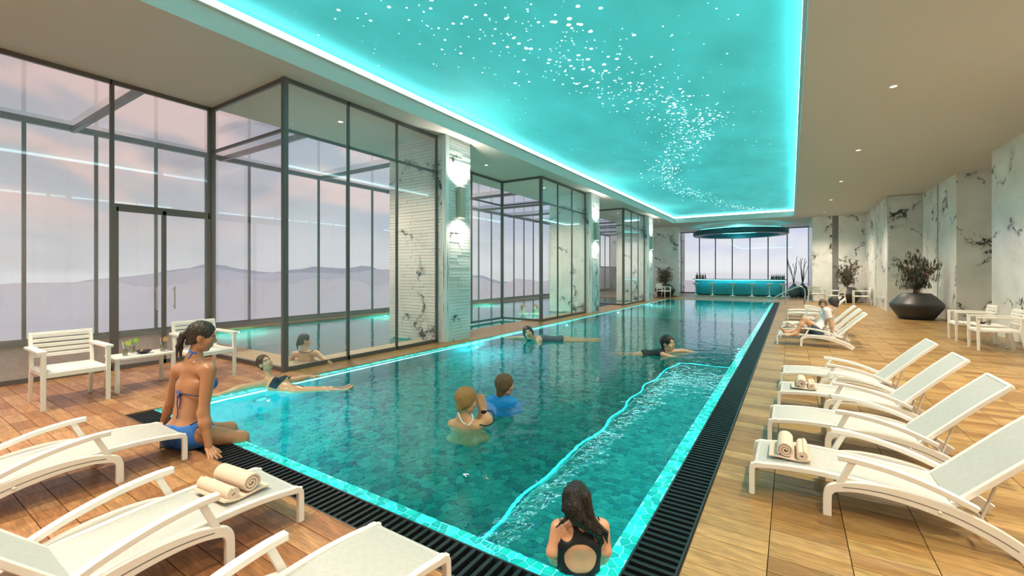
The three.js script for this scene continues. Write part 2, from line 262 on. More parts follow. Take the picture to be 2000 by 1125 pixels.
// ---------------------------------------------------------------- floors of plank tiles
const plankG = [0, 1, 2, 3, 4, 5, 6, 7].map((i) => { const g = new RoundedBoxGeometry(0.386, 0.02, 0.146, 1, 0.0015), q = planarUV(g, 1.6); const uv = q.attributes.uv, r = rng(90 + i); const ou = r() * 7, ov = r() * 7; for (let k = 0; k < uv.count; k++) uv.setXY(k, uv.getX(k) + ou, uv.getY(k) * 1.2 + ov); return q; });
const tan = [[181, 144, 90], [167, 128, 76], [191, 156, 102], [157, 118, 68], [183, 150, 94]].map((c) => M(lin(...c), 0.36, { map: grainT }));
const terra = [[194, 140, 96], [180, 124, 82], [204, 152, 108], [170, 116, 76], [198, 146, 96]].map((c) => M(lin(...c), 0.38, { map: grainT }));
const grout = M(lin(96, 74, 50), 0.9);
function planks(o, rects, mats, keep) {
  const all = [], R = rng(31);
  for (const [x0, x1, z0, z1] of rects) for (let x = x0; x < x1 - 0.01; x += 0.39) for (let z = z1; z > z0 + 0.01; z -= 0.15) all.push([Math.min(x + 0.39, x1), x, z, Math.max(z - 0.15, z0), Math.floor(R() * 8), Math.floor(R() * mats.length)]);
  const dist = (p) => { const cx = (p[0] + p[1]) / 2, cz = (p[2] + p[3]) / 2, s = Math.sin(32.685 / 57.2958), c = Math.cos(32.685 / 57.2958), d = -s * cx - c * cz, u = (cx * c - cz * s) / Math.max(d, 0.01); return d < 0.9 || Math.abs(u) > 1.3 ? 1e3 + Math.hypot(cx, cz) : d; };
  all.sort((a, b) => dist(a) - dist(b));
  const bins = {};
  all.forEach((p, i) => {
    const [x1, x0, z1, z0, v, m] = p, full = x1 - x0 > 0.38 && z1 - z0 > 0.145, cx = (x0 + x1) / 2, cz = (z0 + z1) / 2;
    if (i < keep && full) { const b = part('plank', plankG[v], mats[m], o); b.position.set(cx, -0.01, cz); }
    else { const g = bx(x0 + 0.002, x1 - 0.002, -0.02, 0, z0 + 0.002, z1 - 0.002), uv = g.attributes.uv; for (let k = 0; k < uv.count; k++) uv.setXY(k, uv.getX(k) * 1.6 + v * 3.1, uv.getY(k) * 1.9 + v * 1.7); (bins[m] ??= []).push(g); }
  });
  for (const m in bins) part('planks', merge(bins[m]), mats[m], o).userData.kind = 'stuff';
}
const GX0 = -0.77, GX1 = -0.51, GZ0 = -2.02, GZ1 = -1.76, PX0 = -6.3, PZ1 = -27.0, WATER = -0.012;     // grate, pool
{
  const f = structure('floor', 'tan plank-tiled deck to the right of the pool, under the white sunloungers', 'floor');
  part('screed', bx(GX1, RIGHT, -0.3, -0.022, FAR, BACK), grout, f); part('screed', bx(-9.33, GX1, -0.3, -0.022, FAR, PZ1 - 0.26), grout, f);
  planks(f, [[GX1 + 0.01, 5.5, -30, BACK - 0.1]], tan, 290);
  const far = structure('floor', 'tan plank deck at the far end of the pool below the bar', 'floor');
  planks(far, [[-7.3, GX1, FAR, PZ1 - 0.26], [GX1, 1.0, FAR, -30.0]], tan, 0);
  const l = structure('floor', 'orange-brown plank-tiled deck in front and left of the pool', 'floor');
  part('screed', bx(-9.33, GX1, -0.3, -0.022, GZ1, BACK), grout, l); part('screed', bx(-9.33, PX0, -0.3, -0.022, -4.7, GZ1), grout, l); part('screed', bx(-7.5, PX0, -0.3, -0.022, FAR + 5, -4.7), grout, l);
  planks(l, [[-9.3, GX1, GZ1, 2.6], [-9.3, PX0, -4.0, GZ1]], terra, 290);
  const sp = structure('floor', 'wooden floor inside the glazed spa around its inner pool', 'floor');
  const dim = tan[1];
  part('deck', bx(SPAX, -9.33, -0.3, 0, -4.7, BACK), dim, sp); part('deck', bx(-9.33, PX0, -0.02, 0, -4.7, -4.0), dim, sp); part('deck', bx(-7.5, PX0, -0.02, 0, -31, -4.7), dim, sp);
  part('deck', bx(SPAX, -13.4, -0.3, 0, -38.4, -4.7), dim, sp); part('deck', bx(-13.4, -7.5, -0.3, 0, -38.4, -27), dim, sp);
}

// ---------------------------------------------------------------- pools
function cells(x0, x1, z0, z1, pitch, seed, inset = 0.93) { // pebble-like mosaic: Voronoi cells of a jittered grid, cut to the rectangle
  const nx = Math.max(1, Math.round((x1 - x0) / pitch)), nz = Math.max(1, Math.round((z1 - z0) / pitch)), px = (x1 - x0) / nx, pz = (z1 - z0) / nz, R = rng(seed), s = [];
  for (let j = -1; j <= nz; j++) for (let i = -1; i <= nx; i++) s.push([x0 + (i + 0.5 + (R() - 0.5) * 0.85) * px, z0 + (j + 0.5 + (R() - 0.5) * 0.85) * pz]);
  const at = (i, j) => s[(j + 1) * (nx + 2) + i + 1], out = [];
  const clip = (P, a, b, c) => { const q = []; for (let i = 0; i < P.length; i++) { const A = P[i], B = P[(i + 1) % P.length], da = a * A[0] + b * A[1] - c, db = a * B[0] + b * B[1] - c; if (da <= 0) q.push(A); if (da * db < 0) { const t = da / (da - db); q.push([A[0] + (B[0] - A[0]) * t, A[1] + (B[1] - A[1]) * t]); } } return q; };
  for (let j = 0; j < nz; j++) for (let i = 0; i < nx; i++) {
    const [cx, cz] = at(i, j); let P = [[x0, z0], [x1, z0], [x1, z1], [x0, z1]];
    for (let b = -2; b <= 2; b++) for (let a = -2; a <= 2; a++) { if (!a && !b) continue; const ii = i + a, jj = j + b; if (ii < -1 || jj < -1 || ii > nx || jj > nz) continue; const [qx, qz] = at(ii, jj), dx = qx - cx, dz = qz - cz; P = clip(P, dx, dz, (qx * qx + qz * qz - cx * cx - cz * cz) / 2); }
    if (P.length < 3) continue;
    let mx = 0, mz = 0; for (const q of P) { mx += q[0] / P.length; mz += q[1] / P.length; }
    out.push({ c: [mx, mz], p: P.map((q) => [mx + (q[0] - mx) * inset, mz + (q[1] - mz) * inset]), t: R() });
  }
  return out;
}
function stoneGeo(cell, y, h) {
  const { c, p } = cell, pos = [], n = p.length, tri = (...v) => { for (const q of v) pos.push(...q); };
  for (let i = 0; i < n; i++) { const a = p[i], b = p[(i + 1) % n]; tri([c[0], y + h, c[1]], [b[0], y + h, b[1]], [a[0], y + h, a[1]]); tri([a[0], y, a[1]], [a[0], y + h, a[1]], [b[0], y + h, b[1]]); tri([a[0], y, a[1]], [b[0], y + h, b[1]], [b[0], y, b[1]]); }
  const g = new THREE.BufferGeometry(); g.setAttribute('position', new THREE.Float32BufferAttribute(pos, 3)); g.computeVertexNormals(); return g;
}
const stoneTones = [[56, 152, 154], [66, 166, 166], [46, 130, 140], [82, 178, 174], [60, 156, 150]].map((c) => M(lin(...c), 0.45));
function mosaic(o, cs, y, h, mats, keep, nm) {
  cs.sort((a, b) => Math.hypot(a.c[0], a.c[1]) - Math.hypot(b.c[0], b.c[1])); const bins = {};
  cs.forEach((c, i) => { const m = Math.floor(c.t * mats.length) % mats.length, g = stoneGeo(c, y, h); if (i < keep) part(nm, g, mats[m], o); else (bins[m] ??= []).push(g); });
  for (const m in bins) part(nm + 's', merge(bins[m]), mats[m], o).userData.kind = 'stuff';
}
const BOT = -1.15, BAND = 0.115, LEDGE = -0.54;
{
  const p = structure('swimming_pool', 'long turquoise mosaic-lined pool running away from the camera', 'pool');
  const wallM = M(lin(72, 168, 172), 0.5), bedM = M(lin(126, 198, 194), 0.6);
  part('basin_floor', bx(PX0, GX0, BOT - 0.2, BOT, PZ1, GZ0), bedM, p);
  part('basin_wall', bx(PX0 - 0.25, PX0 + BAND - 0.01, BOT, -0.035, PZ1, GZ0), wallM, p); part('basin_wall', bx(GX0 - BAND + 0.01, GX0, BOT, -0.035, PZ1, GZ0), wallM, p);
  part('basin_wall', bx(PX0, GX0, BOT, -0.035, GZ0 - BAND + 0.01, GZ0 - 0.0), wallM, p); part('basin_wall', bx(PX0, GX0, BOT, -0.035, PZ1 - 0.26, PZ1 + BAND - 0.01), wallM, p);
  mosaic(p, cells(PX0 + BAND, GX0 - BAND, -17, GZ0 - BAND, 0.092, 3), BOT, 0.008, stoneTones, 150, 'mosaic_stone');
  const ledge = part('ledge', bx(-1.84, GX0 - BAND + 0.01, BOT, LEDGE, -8.75, GZ0 - BAND + 0.01), bedM, p);
  mosaic(p, cells(-1.82, GX0 - BAND, -8.7, GZ0 - BAND, 0.062, 4), LEDGE, 0.006, stoneTones, 130, 'mosaic_stone');
  const e = thing('pool_edge_light', 'glowing turquoise mosaic rim light set all round the pool edge', 'light strip');
  // translucent glass mosaic over a lit bed: the light comes through the stones and the joints from below
  const rim = [[60, 232, 222], [40, 206, 198], [110, 246, 236], [30, 186, 184]].map((c) => new THREE.MeshPhysicalMaterial({ color: lin(...c), roughness: 1, transmission: 0.85, thickness: 0, ior: 1.33 }));
  const grt = M(lin(120, 220, 214), 0.6, { emissive: lin(110, 250, 240), emissiveIntensity: RIM_GLOW });
  for (const b of [[PX0, PX0 + BAND, PZ1, GZ0], [GX0 - BAND, GX0, PZ1, GZ0], [PX0 + BAND, GX0 - BAND, GZ0 - BAND, GZ0], [PX0 + BAND, GX0 - BAND, PZ1, PZ1 + BAND]]) part('light_bed', bx(b[0], b[1], -0.038, -0.034, b[2], b[3]), grt, e);
  mosaic(e, [...cells(GX0 - BAND, GX0, -14, GZ0, 0.062, 6, 0.88), ...cells(PX0 + BAND, GX0 - BAND, GZ0 - BAND, GZ0, 0.062, 7, 0.88), ...cells(PX0, PX0 + BAND, -9, GZ0, 0.09, 8, 0.88)], -0.026, 0.006, rim, 280, 'glass_stone');
  // light line under water along the ledge
  const R = rng(8), pts = []; for (let z = -2.2; z > -8.6; z -= 0.42) pts.push([-1.85 + (R() - 0.5) * 0.11 + 0.02 * Math.sin(z * 2.1), LEDGE + 0.02, z]); pts.push([-1.78, LEDGE + 0.02, -8.66], [-1.5, LEDGE + 0.02, -8.74], [-1.2, LEDGE + 0.02, -8.7], [-0.92, LEDGE + 0.02, -8.76]);
  const ll = thing('underwater_light_line', 'wavy glowing turquoise light line under water along the shallow ledge', 'light strip');
  part('glowing_tube', tube(pts, 0.014, 160, 6), M(lin(120, 255, 255), 0.5, { emissive: lin(40, 240, 250), emissiveIntensity: 1.7 }), ll);
  const la = new THREE.RectAreaLight(lin(40, 235, 245), 3, 6.4, 0.05); la.position.set(-1.93, LEDGE - 0.05, -5.4); la.lookAt(-3, LEDGE - 0.5, -5.4); scene.add(la);
  const w = part(numbered('pool_water'), bx(PX0 - 0.02, GX0 - 0.001, BOT - 0.1, WATER, PZ1 - 0.02, GZ0 - 0.001), water, scene); w.userData = { kind: 'stuff', label: 'rippled clear turquoise water filling the long pool', category: 'water' };
  for (const [x, z, l, d] of [[PX0 + BAND + 0.02, -14.5, 24, 1], [GX0 - BAND - 0.02, -17.9, 17.5, -1], [GX0 - BAND - 0.02, -5.5, 6.2, -1]]) { const a = new THREE.RectAreaLight(lin(96, 226, 226), RIM_LIGHT, l, 0.12); a.position.set(x, -0.14, z); a.lookAt(x + d, -0.55, z); scene.add(a); } // the rim's light under water
  { const a = new THREE.RectAreaLight(lin(96, 226, 226), RIM_LIGHT, 3.6, 0.12); a.position.set(-4.2, -0.14, GZ0 - BAND - 0.02); a.lookAt(-4.2, -0.55, GZ0 - BAND - 1.02); scene.add(a); }
  // wall lamps under water
  const lens = M(lin(120, 150, 156), 0.4, { emissive: lin(110, 225, 240), emissiveIntensity: 0.5 });
  let k = 0;
  for (const [x, z, dx, dz] of [[PX0 + BAND, -3.2, 1, 0], [PX0 + BAND, -7.9, 1, 0], [PX0 + BAND, -12.6, 1, 0], [PX0 + BAND, -17.5, 1, 0], [PX0 + BAND, -22.5, 1, 0], [-5.3, GZ0 - BAND, 0, -1]]) {
    const o = thing('pool_lamp', ['round underwater lamp below the woman leaning on the pool edge', 'round underwater lamp in the pool wall below the nearest pier', 'round underwater lamp in the left pool wall beside the swimmer on her side', 'fourth underwater lamp along the left pool wall', 'farthest underwater lamp in the left pool wall', 'underwater lamp in the near pool wall left of the seated woman'][k++], 'lamp', [x, -0.55, z], Math.atan2(dx, dz));
    part('lens', new THREE.SphereGeometry(0.075, 16, 8).scale(1, 1, 0.3).translate(0, 0, 0.01), lens, o); part('bezel', new THREE.TorusGeometry(0.085, 0.012, 8, 24).translate(0, 0, 0.01), steel, o);
    const l = new THREE.PointLight(lin(104, 226, 246), POOL_LAMP, 0, 2); l.position.set(x + dx * 0.18, -0.5, z + dz * 0.18); l.shadow.radius = 0.5; l.castShadow = true; scene.add(l);
  }
  const s = structure('spa_pool', 'inner spa pool behind the glass bays, green-blue water', 'pool');
  part('basin_floor', bx(-13.4, -7.5, -1.1, -0.9, -27, -4.7), M(lin(70, 132, 126), 0.6), s);
  for (const b of [[-13.5, -13.4, -27, -4.7], [-7.5, -7.4, -27, -4.7], [-13.4, -7.5, -4.7, -4.6], [-13.4, -7.5, -27.1, -27]]) part('basin_wall', bx(b[0], b[1], -0.9, -0.03, b[2], b[3]), wallM, s);
  const sw = part(numbered('spa_water'), bx(-13.42, -7.48, -1.0, -0.03, -27.05, -4.65), water, scene);
  [[-13.35, -6.2, 1, 'spa pool lamp nearest the glass double door'], [-13.35, -11.5, 1, 'second spa pool lamp along the facade'], [-7.55, -9.5, -1, 'spa pool lamp under the first pier'], [-13.35, -18, 1, 'third spa pool lamp along the facade'], [-7.55, -14.4, -1, 'spa pool lamp under the second glass bay']].forEach(([x, z, d, label]) => {
    const o = thing('spa_lamp', label, 'lamp', [x, -0.5, z], d * Math.PI / 2); part('lens', new THREE.SphereGeometry(0.075, 16, 8).scale(1, 1, 0.3), lens, o); part('bezel', new THREE.TorusGeometry(0.085, 0.012, 8, 24), steel, o);
    const l = new THREE.PointLight(lin(120, 235, 215), POOL_LAMP * 3.2, 0, 2); l.position.set(x + d * 0.18, -0.48, z); l.shadow.radius = 0.5; l.castShadow = true; scene.add(l);
  });
  sw.userData = { kind: 'stuff', label: 'green-blue water of the inner spa pool behind glass', category: 'water' };
}
// overflow grates
{
  const slatM = M(lin(30, 38, 40), 0.35, { metalness: 0.3 }), rimM = M(lin(70, 76, 78), 0.3, { metalness: 0.7 }), gutter = M(lin(8, 12, 14), 0.25);
  const a = thing('drain_grate', 'black slatted overflow grate along the right side of the pool', 'grate');
  part('gutter', bx(GX0, GX1, -0.14, -0.1, PZ1, GZ1), gutter, a); part('rim', bx(GX0, GX0 + 0.012, -0.1, -0.004, PZ1, GZ0), rimM, a); part('rim', bx(GX1 - 0.012, GX1, -0.1, -0.002, PZ1, GZ1), rimM, a);
  const sg = new RoundedBoxGeometry(GX1 - GX0 - 0.024, 0.03, 0.026, 1, 0.003), rest = [];
  for (let z = GZ1 - 0.03, i = 0; z > PZ1; z -= 0.062, i++) { if (i < 280) { const m = part('slat', sg, slatM, a); m.position.set((GX0 + GX1) / 2, -0.02, z); } else rest.push(bx(GX0 + 0.012, GX1 - 0.012, -0.035, -0.005, z - 0.013, z + 0.013)); }
  part('far_slats', merge(rest), slatM, a).userData.kind = 'stuff';
  const b = thing('drain_grate', 'black slatted overflow grate along the near end of the pool', 'grate');
  part('gutter', bx(-6.48, GX0, -0.14, -0.1, GZ0, GZ1), gutter, b); part('rim', bx(-6.48, GX0, -0.1, -0.004, GZ0, GZ0 + 0.012), rimM, b); part('rim', bx(-6.48, GX0, -0.1, -0.002, GZ1 - 0.012, GZ1), rimM, b); part('rim', bx(-6.48, -6.468, -0.1, -0.002, GZ0, GZ1), rimM, b);
  const sb = new RoundedBoxGeometry(0.026, 0.03, GZ1 - GZ0 - 0.024, 1, 0.003);
  for (let x = GX0 - 0.03; x > -6.45; x -= 0.062) { const m = part('slat', sb, slatM, b); m.position.set(x, -0.02, (GZ0 + GZ1) / 2); }
  const c = thing('duckboard', 'pale slatted duckboard at the corner of the nearest spa bay', 'duckboard'), wd = M(lin(226, 208, 178), 0.5, { map: grainT });
  for (let z = -4.02; z > -4.62; z -= 0.075) part('slat', rbx(-9.2, -6.95, 0.0, 0.03, z - 0.05, z, 0.004), wd, c);
  for (let x = -7.42; x < -6.95; x += 0.075) part('slat', rbx(x, x + 0.05, 0.0, 0.03, -7.4, -4.66, 0.004), wd, c);
}

// ---------------------------------------------------------------- downlights and sconces
{
  const hot = M(0xffffff, 0.5, { emissive: lin(255, 246, 228), emissiveIntensity: 6 }), ring = M(lin(225, 222, 216), 0.4);
  const disc = new THREE.CylinderGeometry(0.045, 0.045, 0.006, 20), rim = new THREE.TorusGeometry(0.056, 0.012, 8, 24).rotateX(Math.PI / 2);
  const spots = [];
  for (let i = 0; i < 8; i++) spots.push([1.45, -0.55 - 4.55 * i, i < 2 ? 0.95 : 1.35, ['downlight in the right soffit above the nearest loungers', 'second downlight of the right soffit row', 'brightest downlight in the right soffit, nearest in view', 'second visible downlight along the right soffit', 'third visible downlight along the right soffit', 'fourth visible downlight along the right soffit', 'farthest visible downlight along the right soffit', 'downlight in the soffit by the bar'][i]]);
  spots.push([-7.9, -5.7, 1.0, 'downlight in the ceiling of the nearest spa bay'], [-7.7, -14.2, 1.0, 'downlight in the ceiling of the second spa bay'], [-7.7, -22.4, 1.0, 'downlight in the ceiling of the third spa bay']);
  spots.push([3.4, -3.0, 0.9, 'downlight over the right loungers near the wall'], [3.4, -8.0, 0.8, 'wall-side downlight over the deck before the right chairs']);
  spots.push([-7.3, -0.5, 0.95, 'downlight over the white chairs on the left'], [-7.5, -10.3, 0.5, 'downlight between the first and second piers'], [-7.5, -18.7, 0.5, 'downlight between the second and third piers'], [-6.9, -27.6, 0.5, 'downlight beyond the third pier']);
  for (const [x, l] of [[-1.4, 'rightmost'], [-3.4, 'middle'], [-5.4, 'leftmost']]) spots.push([x, 0.35, 0.66, `${l} downlight in the near soffit above the front loungers`]);
  for (const [x, z, k, l] of spots) {
    const o = thing('downlight', l, 'downlight', [x, CEIL, z], 0, 'recessed ceiling downlights'); part('lens', disc.clone().translate(0, -0.002, 0), hot, o); part('trim_ring', rim, ring, o);
    const s = new THREE.SpotLight(lin(255, 236, 210), SPOT * k, 0, 1.12, 1, 2); s.position.set(x, CEIL - 0.03, z); s.target.position.set(x, 0, z); s.castShadow = true; s.shadow.radius = 5; scene.add(s, s.target);
  }
  const body = M(lin(196, 184, 164), 0.5), cap = M(0xffffff, 0.5, { emissive: lin(255, 244, 222), emissiveIntensity: 5 });
  [[-7.96, 'first'], [-16.45, 'second'], [-24.66, 'third']].forEach(([z, w]) => {
    const o = thing('wall_sconce', `tall beige up-and-down wall sconce on the ${w} pier`, 'sconce', [-6.6, 2.88, z], 0, 'sconces on the piers');
    part('backplate', rbx(0, 0.02, 0.06, 0.66, -0.06, 0.06, 0.004), steel, o);
    part('shade', rbx(0.03, 0.13, 0, 0.72, -0.1, 0.1, 0.01), body, o);
    part('lens', bx(0.045, 0.115, 0.716, 0.726, -0.08, 0.08), cap, o); part('lens', bx(0.045, 0.115, -0.006, 0.004, -0.08, 0.08), cap, o);
    for (const [y, dir] of [[3.63, 1], [2.86, -1]]) { const s = new THREE.SpotLight(lin(255, 242, 228), 11, 0, 1.35, 1, 2); s.position.set(-6.49, y, z); s.target.position.set(-6.52, y + dir, z); s.castShadow = true; s.shadow.radius = 3; scene.add(s, s.target); }
  });
}
// ---------------------------------------------------------------- hills outside
{
  const hillM = [[196, 199, 204], [226, 224, 224], [244, 238, 232]].map((c) => M(lin(...c), 1));
  [[520, 900, 20, 'distant blue-grey ridge beyond the spa facade', 3], [380, 560, 9, 'paler misty hills in front of the distant ridge', 9], [200, 340, 0, 'bank of pale low mist below the hills', 17]].forEach(([r0, r1, h, label, sd], k) => {
    const A = 150, B = 14, pos = [], idx = [];
    for (let a = 0; a <= A; a++) for (let b = 0; b <= B; b++) {
      const th = mixf(-0.35, 2.5, a / A), r = mixf(r0, r1, b / B), prof = Math.sin(Math.PI * Math.min(1, b / B * 0.55 + 0.02)), nn = 0.3 + 0.95 * fbm2(th * 4.2 + sd, sd * 1.3, 2) + 0.28 * fbm2(th * 17 + sd, b * 0.25, 4);
      const win = k < 2 ? smooth(0.5, 0.85, th) * (1 - smooth(1.2, 1.5, th)) : 1;
      pos.push(-Math.sin(th) * r, -60 + (60 + h * Math.max(0, nn) * (k < 2 ? 1 : 0) - (k === 2 ? 6 - 10 * fbm2(th * 6, b * 0.3, 3) : 0) - 30 * (1 - win)) * prof, -Math.cos(th) * r);
    }
    for (let a = 0; a < A; a++) for (let b = 0; b < B; b++) { const i = a * (B + 1) + b; idx.push(i, i + 1, i + B + 1, i + 1, i + B + 2, i + B + 1); }
    const g = new THREE.BufferGeometry(); g.setAttribute('position', new THREE.Float32BufferAttribute(pos, 3)); g.setIndex(idx); g.computeVertexNormals();
    single(k < 2 ? 'hills' : 'mist_bank', g, hillM[k], label, k < 2 ? 'hills' : 'mist').userData.kind = 'structure';
  });
}

// ---------------------------------------------------------------- furniture
const slingT = tex(256, 256, (u, v) => { const g = 236 + 9 * Math.sin(u * 804) * Math.sin(v * 804) + 8 * fbm2(u * 6, v * 6, 3); return [g, g, g]; });
const sling = M(lin(203, 204, 200), 0.75, { map: reps(slingT, 4) });
function makeLounger(label, group) { // local x runs from the foot end to the head end
  const t = thing('sun_lounger', label, 'sun lounger', [0, 0, 0], 0, group);
  const hw = 0.245, rw = 0.29;
  const seatPts = [[0.0, 0.205], [0.12, 0.228], [0.3, 0.243], [0.5, 0.243], [0.75, 0.228], [1.06, 0.2]];
  for (const s of [-1, 1]) {
    part('seat_rail', rail(seatPts, 0.036, s * hw, 0.034, 24), whiteMetal, t);
    const leg = part('foot_leg', merge([rail([[0.062, 0.221], [0.028, 0.218], [0.008, 0.2], [0.001, 0.17], [0.0, 0.0]], 0.036, s * hw, 0.036, 18)]), whiteMetal, t); part('glide', bx(-0.018, 0.018, 0, 0.004, s * hw - 0.018, s * hw + 0.018), black, leg);
    const sr = part('side_rail', rail([[0.44, 0.0], [0.441, 0.12], [0.45, 0.16], [0.48, 0.19], [0.6, 0.222], [0.76, 0.226], [0.93, 0.205], [1.08, 0.165], [1.22, 0.105], [1.34, 0.028]], (q) => q < 0.2 ? 0.046 : mixf(0.05, 0.088, smooth(0.2, 0.75, q)), s * rw, 0.034, 48), whiteMetal, t);
    part('rail_groove', rail([[0.52, 0.206], [0.62, 0.22], [0.76, 0.222], [0.93, 0.2], [1.08, 0.16], [1.22, 0.1], [1.30, 0.055]], 0.005, s * (rw + 0.0165), 0.003, 30, 0), M(lin(110, 104, 98), 0.8), sr);
    part('screw_cap', new THREE.SphereGeometry(0.012, 10, 6).scale(1, 1, 0.5).translate(0.98, 0.178, s * (rw + 0.018)), whiteMetal, sr);
    part('armrest', rail([[0.5, 0.392], [0.6, 0.389], [0.78, 0.362], [0.97, 0.308], [1.14, 0.236]], 0.034, s * rw, 0.048, 26), whiteMetal, t);
    part('arm_post', rail([[0.575, 0.38], [0.5, 0.21]], 0.034, s * rw, 0.03, 2, 0.003), whiteMetal, t);
    part('back_rail', rail([[1.04, 0.2], [1.2, 0.372], [1.38, 0.565], [1.56, 0.745]], 0.032, s * (hw - 0.01), 0.032, 12), whiteMetal, t);
  }
  part('foot_bar', bar([0.03, 0.212, -hw], [0.03, 0.212, hw], 0.014), whiteMetal, t);
  part('seat_sling', rail(seatPts.map(([x, y]) => [x + 0.015, y + 0.014 - 0.012 * Math.sin(Math.PI * Math.min(1, x))]), 0.008, 0, 2 * hw - 0.02, 24, 0.001), sling, t);
  const b = part('back_sling', rail([[1.045, 0.222], [1.2, 0.38], [1.38, 0.572], [1.545, 0.742]], 0.008, 0, 2 * hw - 0.03, 16, 0.001), sling, t);
  part('head_bar', bar([1.556, 0.742, -hw + 0.01], [1.556, 0.742, hw - 0.01], 0.017), whiteMetal, b);
  part('cross_bar', bar([1.05, 0.19, -rw], [1.05, 0.19, rw], 0.012), whiteMetal, t); part('cross_bar', bar([0.5, 0.185, -rw], [0.5, 0.185, rw], 0.012), whiteMetal, t);
  part('prop_strut', merge([bar([1.3, 0.47, -0.12], [1.2, 0.12, -0.12], 0.008), bar([1.3, 0.47, 0.12], [1.2, 0.12, 0.12], 0.008), bar([1.2, 0.12, -rw], [1.2, 0.12, rw], 0.01)]), whiteMetal, t);
  return t;
}
const RIGHTG = 'white loungers in the near row right of the pool', FARG = 'white loungers in the far row right of the pool', LEFTG = 'white loungers at the near end of the pool';
const L0 = makeLounger('white sling lounger nearest the camera on the right deck, towel rolls on its foot', RIGHTG); L0.position.set(-0.24, 0, -3.84);
[[-0.17, -4.99, 'white sling lounger without a towel, second nearest on the right deck'], [-0.12, -6.15, 'white sling lounger third from the camera on the right deck, small towel rolls on it'], [-0.11, -7.28, 'white sling lounger farthest of the near right row, bare seat']].forEach(([x, z, l]) => copyOf(L0, [x, 0, z], 0, l));
[[-0.26, -11.62, 'white lounger the person in white T-shirt sits on'], [-0.22, -12.8, 'white lounger directly behind the person in white T-shirt'], [-0.2, -14.0, 'white lounger third in the far right row, seat mostly hidden'], [-0.1, -17.6, 'white lounger far off, last but one before the pool handrail'], [-0.1, -18.9, 'white lounger farthest off on the right deck near the pool handrail']].forEach(([x, z, l]) => { copyOf(L0, [x, 0, z], 0, l).userData.group = FARG; });
[[-4.61, 'white lounger at the left edge beside the seated woman in blue bikini'], [-2.9, 'white lounger at the near end of the pool with a rolled towel'], [-1.665, 'white lounger cut by the bottom edge of the picture, seat bare']].forEach(([x, l]) => { copyOf(L0, [x, 0, -1.62], -Math.PI / 2, l).userData.group = LEFTG; });

function makeChair(label, group) { // faces +x
  const t = thing('garden_chair', label, 'chair', [0, 0, 0], 0, group), hw = 0.305;
  for (const s of [-1, 1]) {
    part('leg', rail([[0.32, 0.0], [0.325, 0.3], [0.325, 0.66]], (q) => 0.034 + 0.018 * q, s * (hw - 0.022), 0.044, 6, 0.004), whiteMetal, t);
    part('leg', rail([[-0.35, 0.0], [-0.3, 0.3], [-0.285, 0.45], [-0.345, 0.84]], (q) => 0.036 + 0.02 * Math.sin(q * 3.1), s * (hw - 0.03), 0.036, 16, 0.004), whiteMetal, t);
    part('armrest', rbx(-0.33, 0.35, 0.655, 0.69, s * hw - 0.04 - s * 0.012, s * hw + 0.04 - s * 0.012, 0.008), whiteMetal, t);
    part('seat_rail', rbx(-0.3, 0.33, 0.385, 0.43, s * (hw - 0.03) - 0.014, s * (hw - 0.03) + 0.014, 0.004), whiteMetal, t);
  }
  part('front_apron', rbx(0.3, 0.335, 0.372, 0.43, -hw + 0.04, hw - 0.04, 0.006), whiteMetal, t);
  for (let i = 0; i < 8; i++) { const x = -0.27 + i * 0.074; part('seat_slat', rbx(x, x + 0.06, 0.425 - 0.012 * Math.sin(Math.PI * (i + 0.5) / 8), 0.445 - 0.012 * Math.sin(Math.PI * (i + 0.5) / 8), -hw + 0.03, hw - 0.03, 0.005), whiteMetal, t); }
  for (let i = 0; i < 5; i++) { const y = 0.545 + i * 0.061, x = -0.3 - 0.154 * (y - 0.545) + 0.012; part('back_slat', rbx(x - 0.011, x + 0.011, y, y + 0.043, -hw + 0.045, hw - 0.045, 0.004), whiteMetal, t); }
  part('back_head', rbx(-0.366, -0.33, 0.825, 0.85, -hw + 0.012, hw - 0.012, 0.005), whiteMetal, t);
  return t;
}
const C0 = makeChair('white slatted armchair on the far left deck, nearest the left edge', 'white armchairs'); C0.position.set(-7.57, 0, -1.585);
[[-7.57, -3.06, 0, 'white slatted armchair partly hidden behind the seated woman'], [3.55, -12.95, Math.PI, 'white slatted armchair nearest the camera on the right deck'], [3.55, -14.35, Math.PI, 'white slatted armchair by the small table, nearer the black planter'], [1.9, -27.6, 2.6, 'white armchair at the far right, turned to the pool beside the far planter'], [2.95, -27.6, Math.PI, 'white armchair at the far right against the marble wall'], [1.15, -28.9, 1.2, 'white armchair at the far right nearest the pool handrail'], [-6.9, -28.7, -0.4, 'white armchair at the far left beside the planter by the bar'], [-7.9, -28.6, 0.2, 'white armchair at the far left against the glass']].forEach(([x, z, a, l]) => copyOf(C0, [x, 0, z], a, l));
function makeTable(label, w, d, h) {
  const t = thing('side_table', label, 'table', [0, 0, 0], 0, 'low white side tables');
  part('table_top', rbx(-w / 2, w / 2, h - 0.03, h, -d / 2, d / 2, 0.006), whiteMetal, t);
  for (const sx of [-1, 1]) for (const sz of [-1, 1]) part('leg', rbx(sx * (w / 2 - 0.022) - 0.022, sx * (w / 2 - 0.022) + 0.022, 0, h - 0.03, sz * (d / 2 - 0.022) - 0.022, sz * (d / 2 - 0.022) + 0.022, 0.004), whiteMetal, t);
  for (const s of [-1, 1]) part('apron', rbx(-w / 2 + 0.03, w / 2 - 0.03, h - 0.065, h - 0.03, s * (d / 2 - 0.02) - 0.01, s * (d / 2 - 0.02) + 0.01, 0.003), whiteMetal, t);
  return t;
}
const T0 = makeTable('low white table with drinks between the two left armchairs', 0.46, 0.66, 0.46); T0.position.set(-7.7, 0, -2.33);
